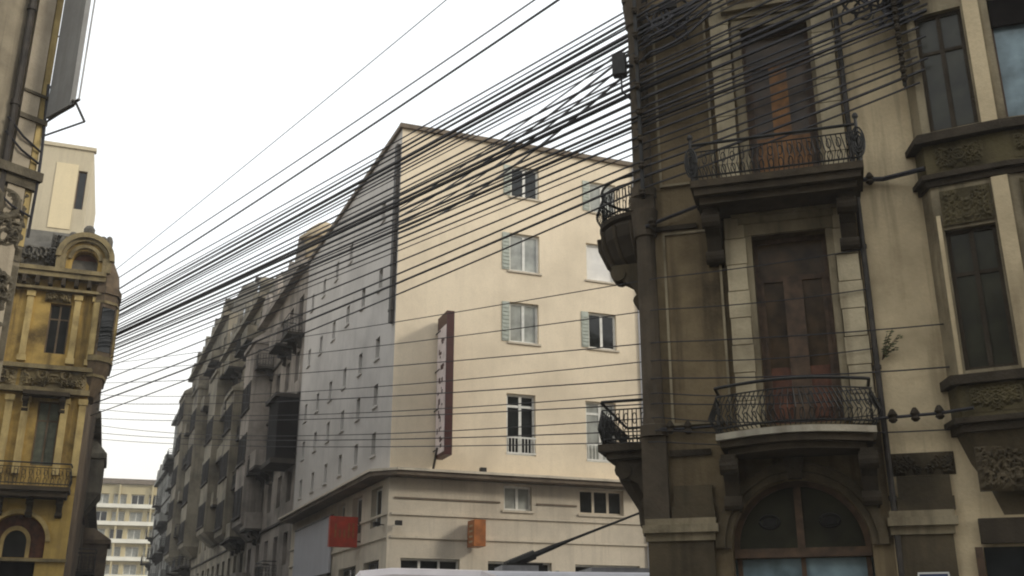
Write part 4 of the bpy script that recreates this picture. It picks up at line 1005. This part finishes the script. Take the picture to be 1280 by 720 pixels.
# low van: profile along x extruded across y with softened edges
for a,b,k in ((0,.12,.96),(.12,1.78,1),(1.78,1.9,.96)):
    pass
rings = []
for y,k in ((0,.95),(.10,.99),(.2,1.0),(1.7,1.0),(1.8,.99),(1.9,.95)):
    rings.append([(1.7+(x-1.7)*k, y, .35+(z-.35)*k) for x,z in vprof])
m.loft(rings); m.build('body', M['van'], vt)
boxes('side_window','glassd',vt,None,[(.5,1.5,-.02,.06,1.35,2.1),(1.65,2.9,-.02,.06,1.35,2.1)])
m = MB(); m.prism_y([(-.02,1.15),(.08,1.78),(.2,2.3),(.24,2.3),(.14,1.75),(.05,1.15)], .2, 1.7); m.build('windscreen', M['glassd'], vt)
for x in (.7,2.75):
    for y in (.12,1.78): wheel(vt, x, y, .34, .22)
for y in (.2,1.7): m = MB(); m.box(-.03,.05,y-.14,y+.14,.7,.92); m.build('headlight', M['lamp'], vt)
m = MB(); m.box(.05,.3,.75,1.15,2.44,2.62); m.build('roof_light', M['lampred'], vt)

# ================================================================== GROUND
m = MB(); m.quad((-700,-300,0),(700,-300,0),(700,900,0),(-700,900,0)); tag(m.build('road', M['asphalt']), kind='structure')
def pavement(poly, z=.125):
    m = MB(); m.prism_z(poly, .0, z); return tag(m.build('pavement', M['paving']), kind='structure')
def W(o, f, x, y): p = f(x,y,0); return (o[0]+p[0], o[1]+p[1])
far_ = W(K,S,-110,-1.6); pavement([W(K,S,-110,-1.6), W(K,S,-.2,-1.6), W(K,F,.6,-2.2), W(K,F,40,-2.2), W(K,F,40,30), W(K,S,-110,30)])
pavement([W(R0,G,-2.2,-2.4), W(R0,G,20,-2.4), W(R0,G,20,18), W(R0,G,-2.2,18)])
pavement([W(Q0,Y,-30,-2.0), W(Q0,Y,1.2,-2.0), W(onL(0),Frame((-.35,.937)),60,-1.3), W(onL(0),Frame((-.35,.937)),60,25), W(Q0,Y,-30,25)])
pavement([W(N0,NF,-9,-2.4), W(N0,NF,2,-2.4), W(N0,NF,2,12), W(N0,NF,-9,12)])
m = MB()
for i in range(9):
    c = (-14+i*3.6, 26.5+i*.62); m.quad((c[0],c[1],.004),(c[0]+1.6,c[1]+.28,.004),(c[0]+1.58,c[1]+.40,.004),(c[0]-.02,c[1]+.12,.004))
tag(m.build('lane_marking', M['paint']), kind='structure')

# ================================================================== AIR
hz = MB(); hz.box(-140,90,-60,260,-1,45); ho_ = tag(hz.build('haze', None), kind='stuff')
hm = bpy.data.materials.new('pale_air'); hm.use_nodes = True; hn = hm.node_tree; hn.nodes.clear()
ou = hn.nodes.new('ShaderNodeOutputMaterial'); pv = hn.nodes.new('ShaderNodeVolumePrincipled'); pv.inputs['Density'].default_value = HAZE; pv.inputs['Color'].default_value = (.95,.95,.95,1)
hn.links.new(pv.outputs[0], ou.inputs['Volume']); ho_.data.materials.append(hm)

# ================================================================== LIGHT
SUN_AZ = Vector((.95,-.30,0)).normalized(); EL = math.radians(26)
sd_ = Vector((SUN_AZ.x*math.cos(EL), SUN_AZ.y*math.cos(EL), math.sin(EL)))
sl = bpy.data.lights.new('sun','SUN'); sl.energy = 1.5; sl.angle = math.radians(10.0); sl.color = (1,.93,.80)
so = bpy.data.objects.new('sun', sl); C.objects.link(so); so.rotation_euler = sd_.to_track_quat('Z','Y').to_euler(); so.location = (30,-20,60)
VEIL = 11.0
w = bpy.data.worlds.new('World'); SC.world = w; w.use_nodes = True
nt = w.node_tree; bg = nt.nodes['Background']; sky = nt.nodes.new('ShaderNodeTexSky'); sky.sky_type = 'NISHITA'; sky.sun_disc = False
sky.sun_elevation = EL; sky.sun_rotation = math.atan2(sd_.x, sd_.y); sky.air_density = 1.0; sky.dust_density = 4.0; sky.ozone_density = 1.0
# a thin bright veil of high cloud over the blue, a little uneven, warmer and thicker low down
N_, L_ = nt.nodes, nt.links
tc = N_.new('ShaderNodeTexCoord'); ns = N_.new('ShaderNodeTexNoise'); ns.inputs['Scale'].default_value = 2.2; ns.inputs['Detail'].default_value = 6
L_.new(tc.outputs['Generated'], ns.inputs['Vector'])
mr = N_.new('ShaderNodeMapRange'); mr.inputs['From Min'].default_value = .3; mr.inputs['From Max'].default_value = .7; mr.inputs['To Min'].default_value = .80; mr.inputs['To Max'].default_value = .95
L_.new(ns.outputs['Fac'], mr.inputs['Value'])
sx = N_.new('ShaderNodeSeparateXYZ'); L_.new(tc.outputs['Generated'], sx.inputs[0])
cr = N_.new('ShaderNodeValToRGB'); L_.new(sx.outputs['Z'], cr.inputs[0])
cr.color_ramp.elements[0].position = 0.0; cr.color_ramp.elements[0].color = (1.0,.93,.80,1)
cr.color_ramp.elements[1].position = .35; cr.color_ramp.elements[1].color = (.96,.99,1.0,1)
sc_ = N_.new('ShaderNodeVectorMath'); sc_.operation = 'SCALE'; sc_.inputs['Scale'].default_value = VEIL
L_.new(cr.outputs[0], sc_.inputs[0])
mx = N_.new('ShaderNodeMix'); mx.data_type = 'RGBA'; L_.new(mr.outputs[0], mx.inputs['Factor'])
ia = [q for q in mx.inputs if q.type == 'RGBA']; L_.new(sky.outputs[0], ia[0]); L_.new(sc_.outputs[0], ia[1])
L_.new([q for q in mx.outputs if q.type == 'RGBA'][0], bg.inputs['Color']); bg.inputs['Strength'].default_value = .12
SC.view_settings.view_transform = 'Standard'; SC.view_settings.look = 'None'; SC.view_settings.gamma = 1; SC.view_settings.use_curve_mapping = False
SC.view_settings.exposure = 0.05
SC.cycles.filter_width = 2.0; SC.cycles.max_bounces = 6; SC.cycles.use_denoising = True
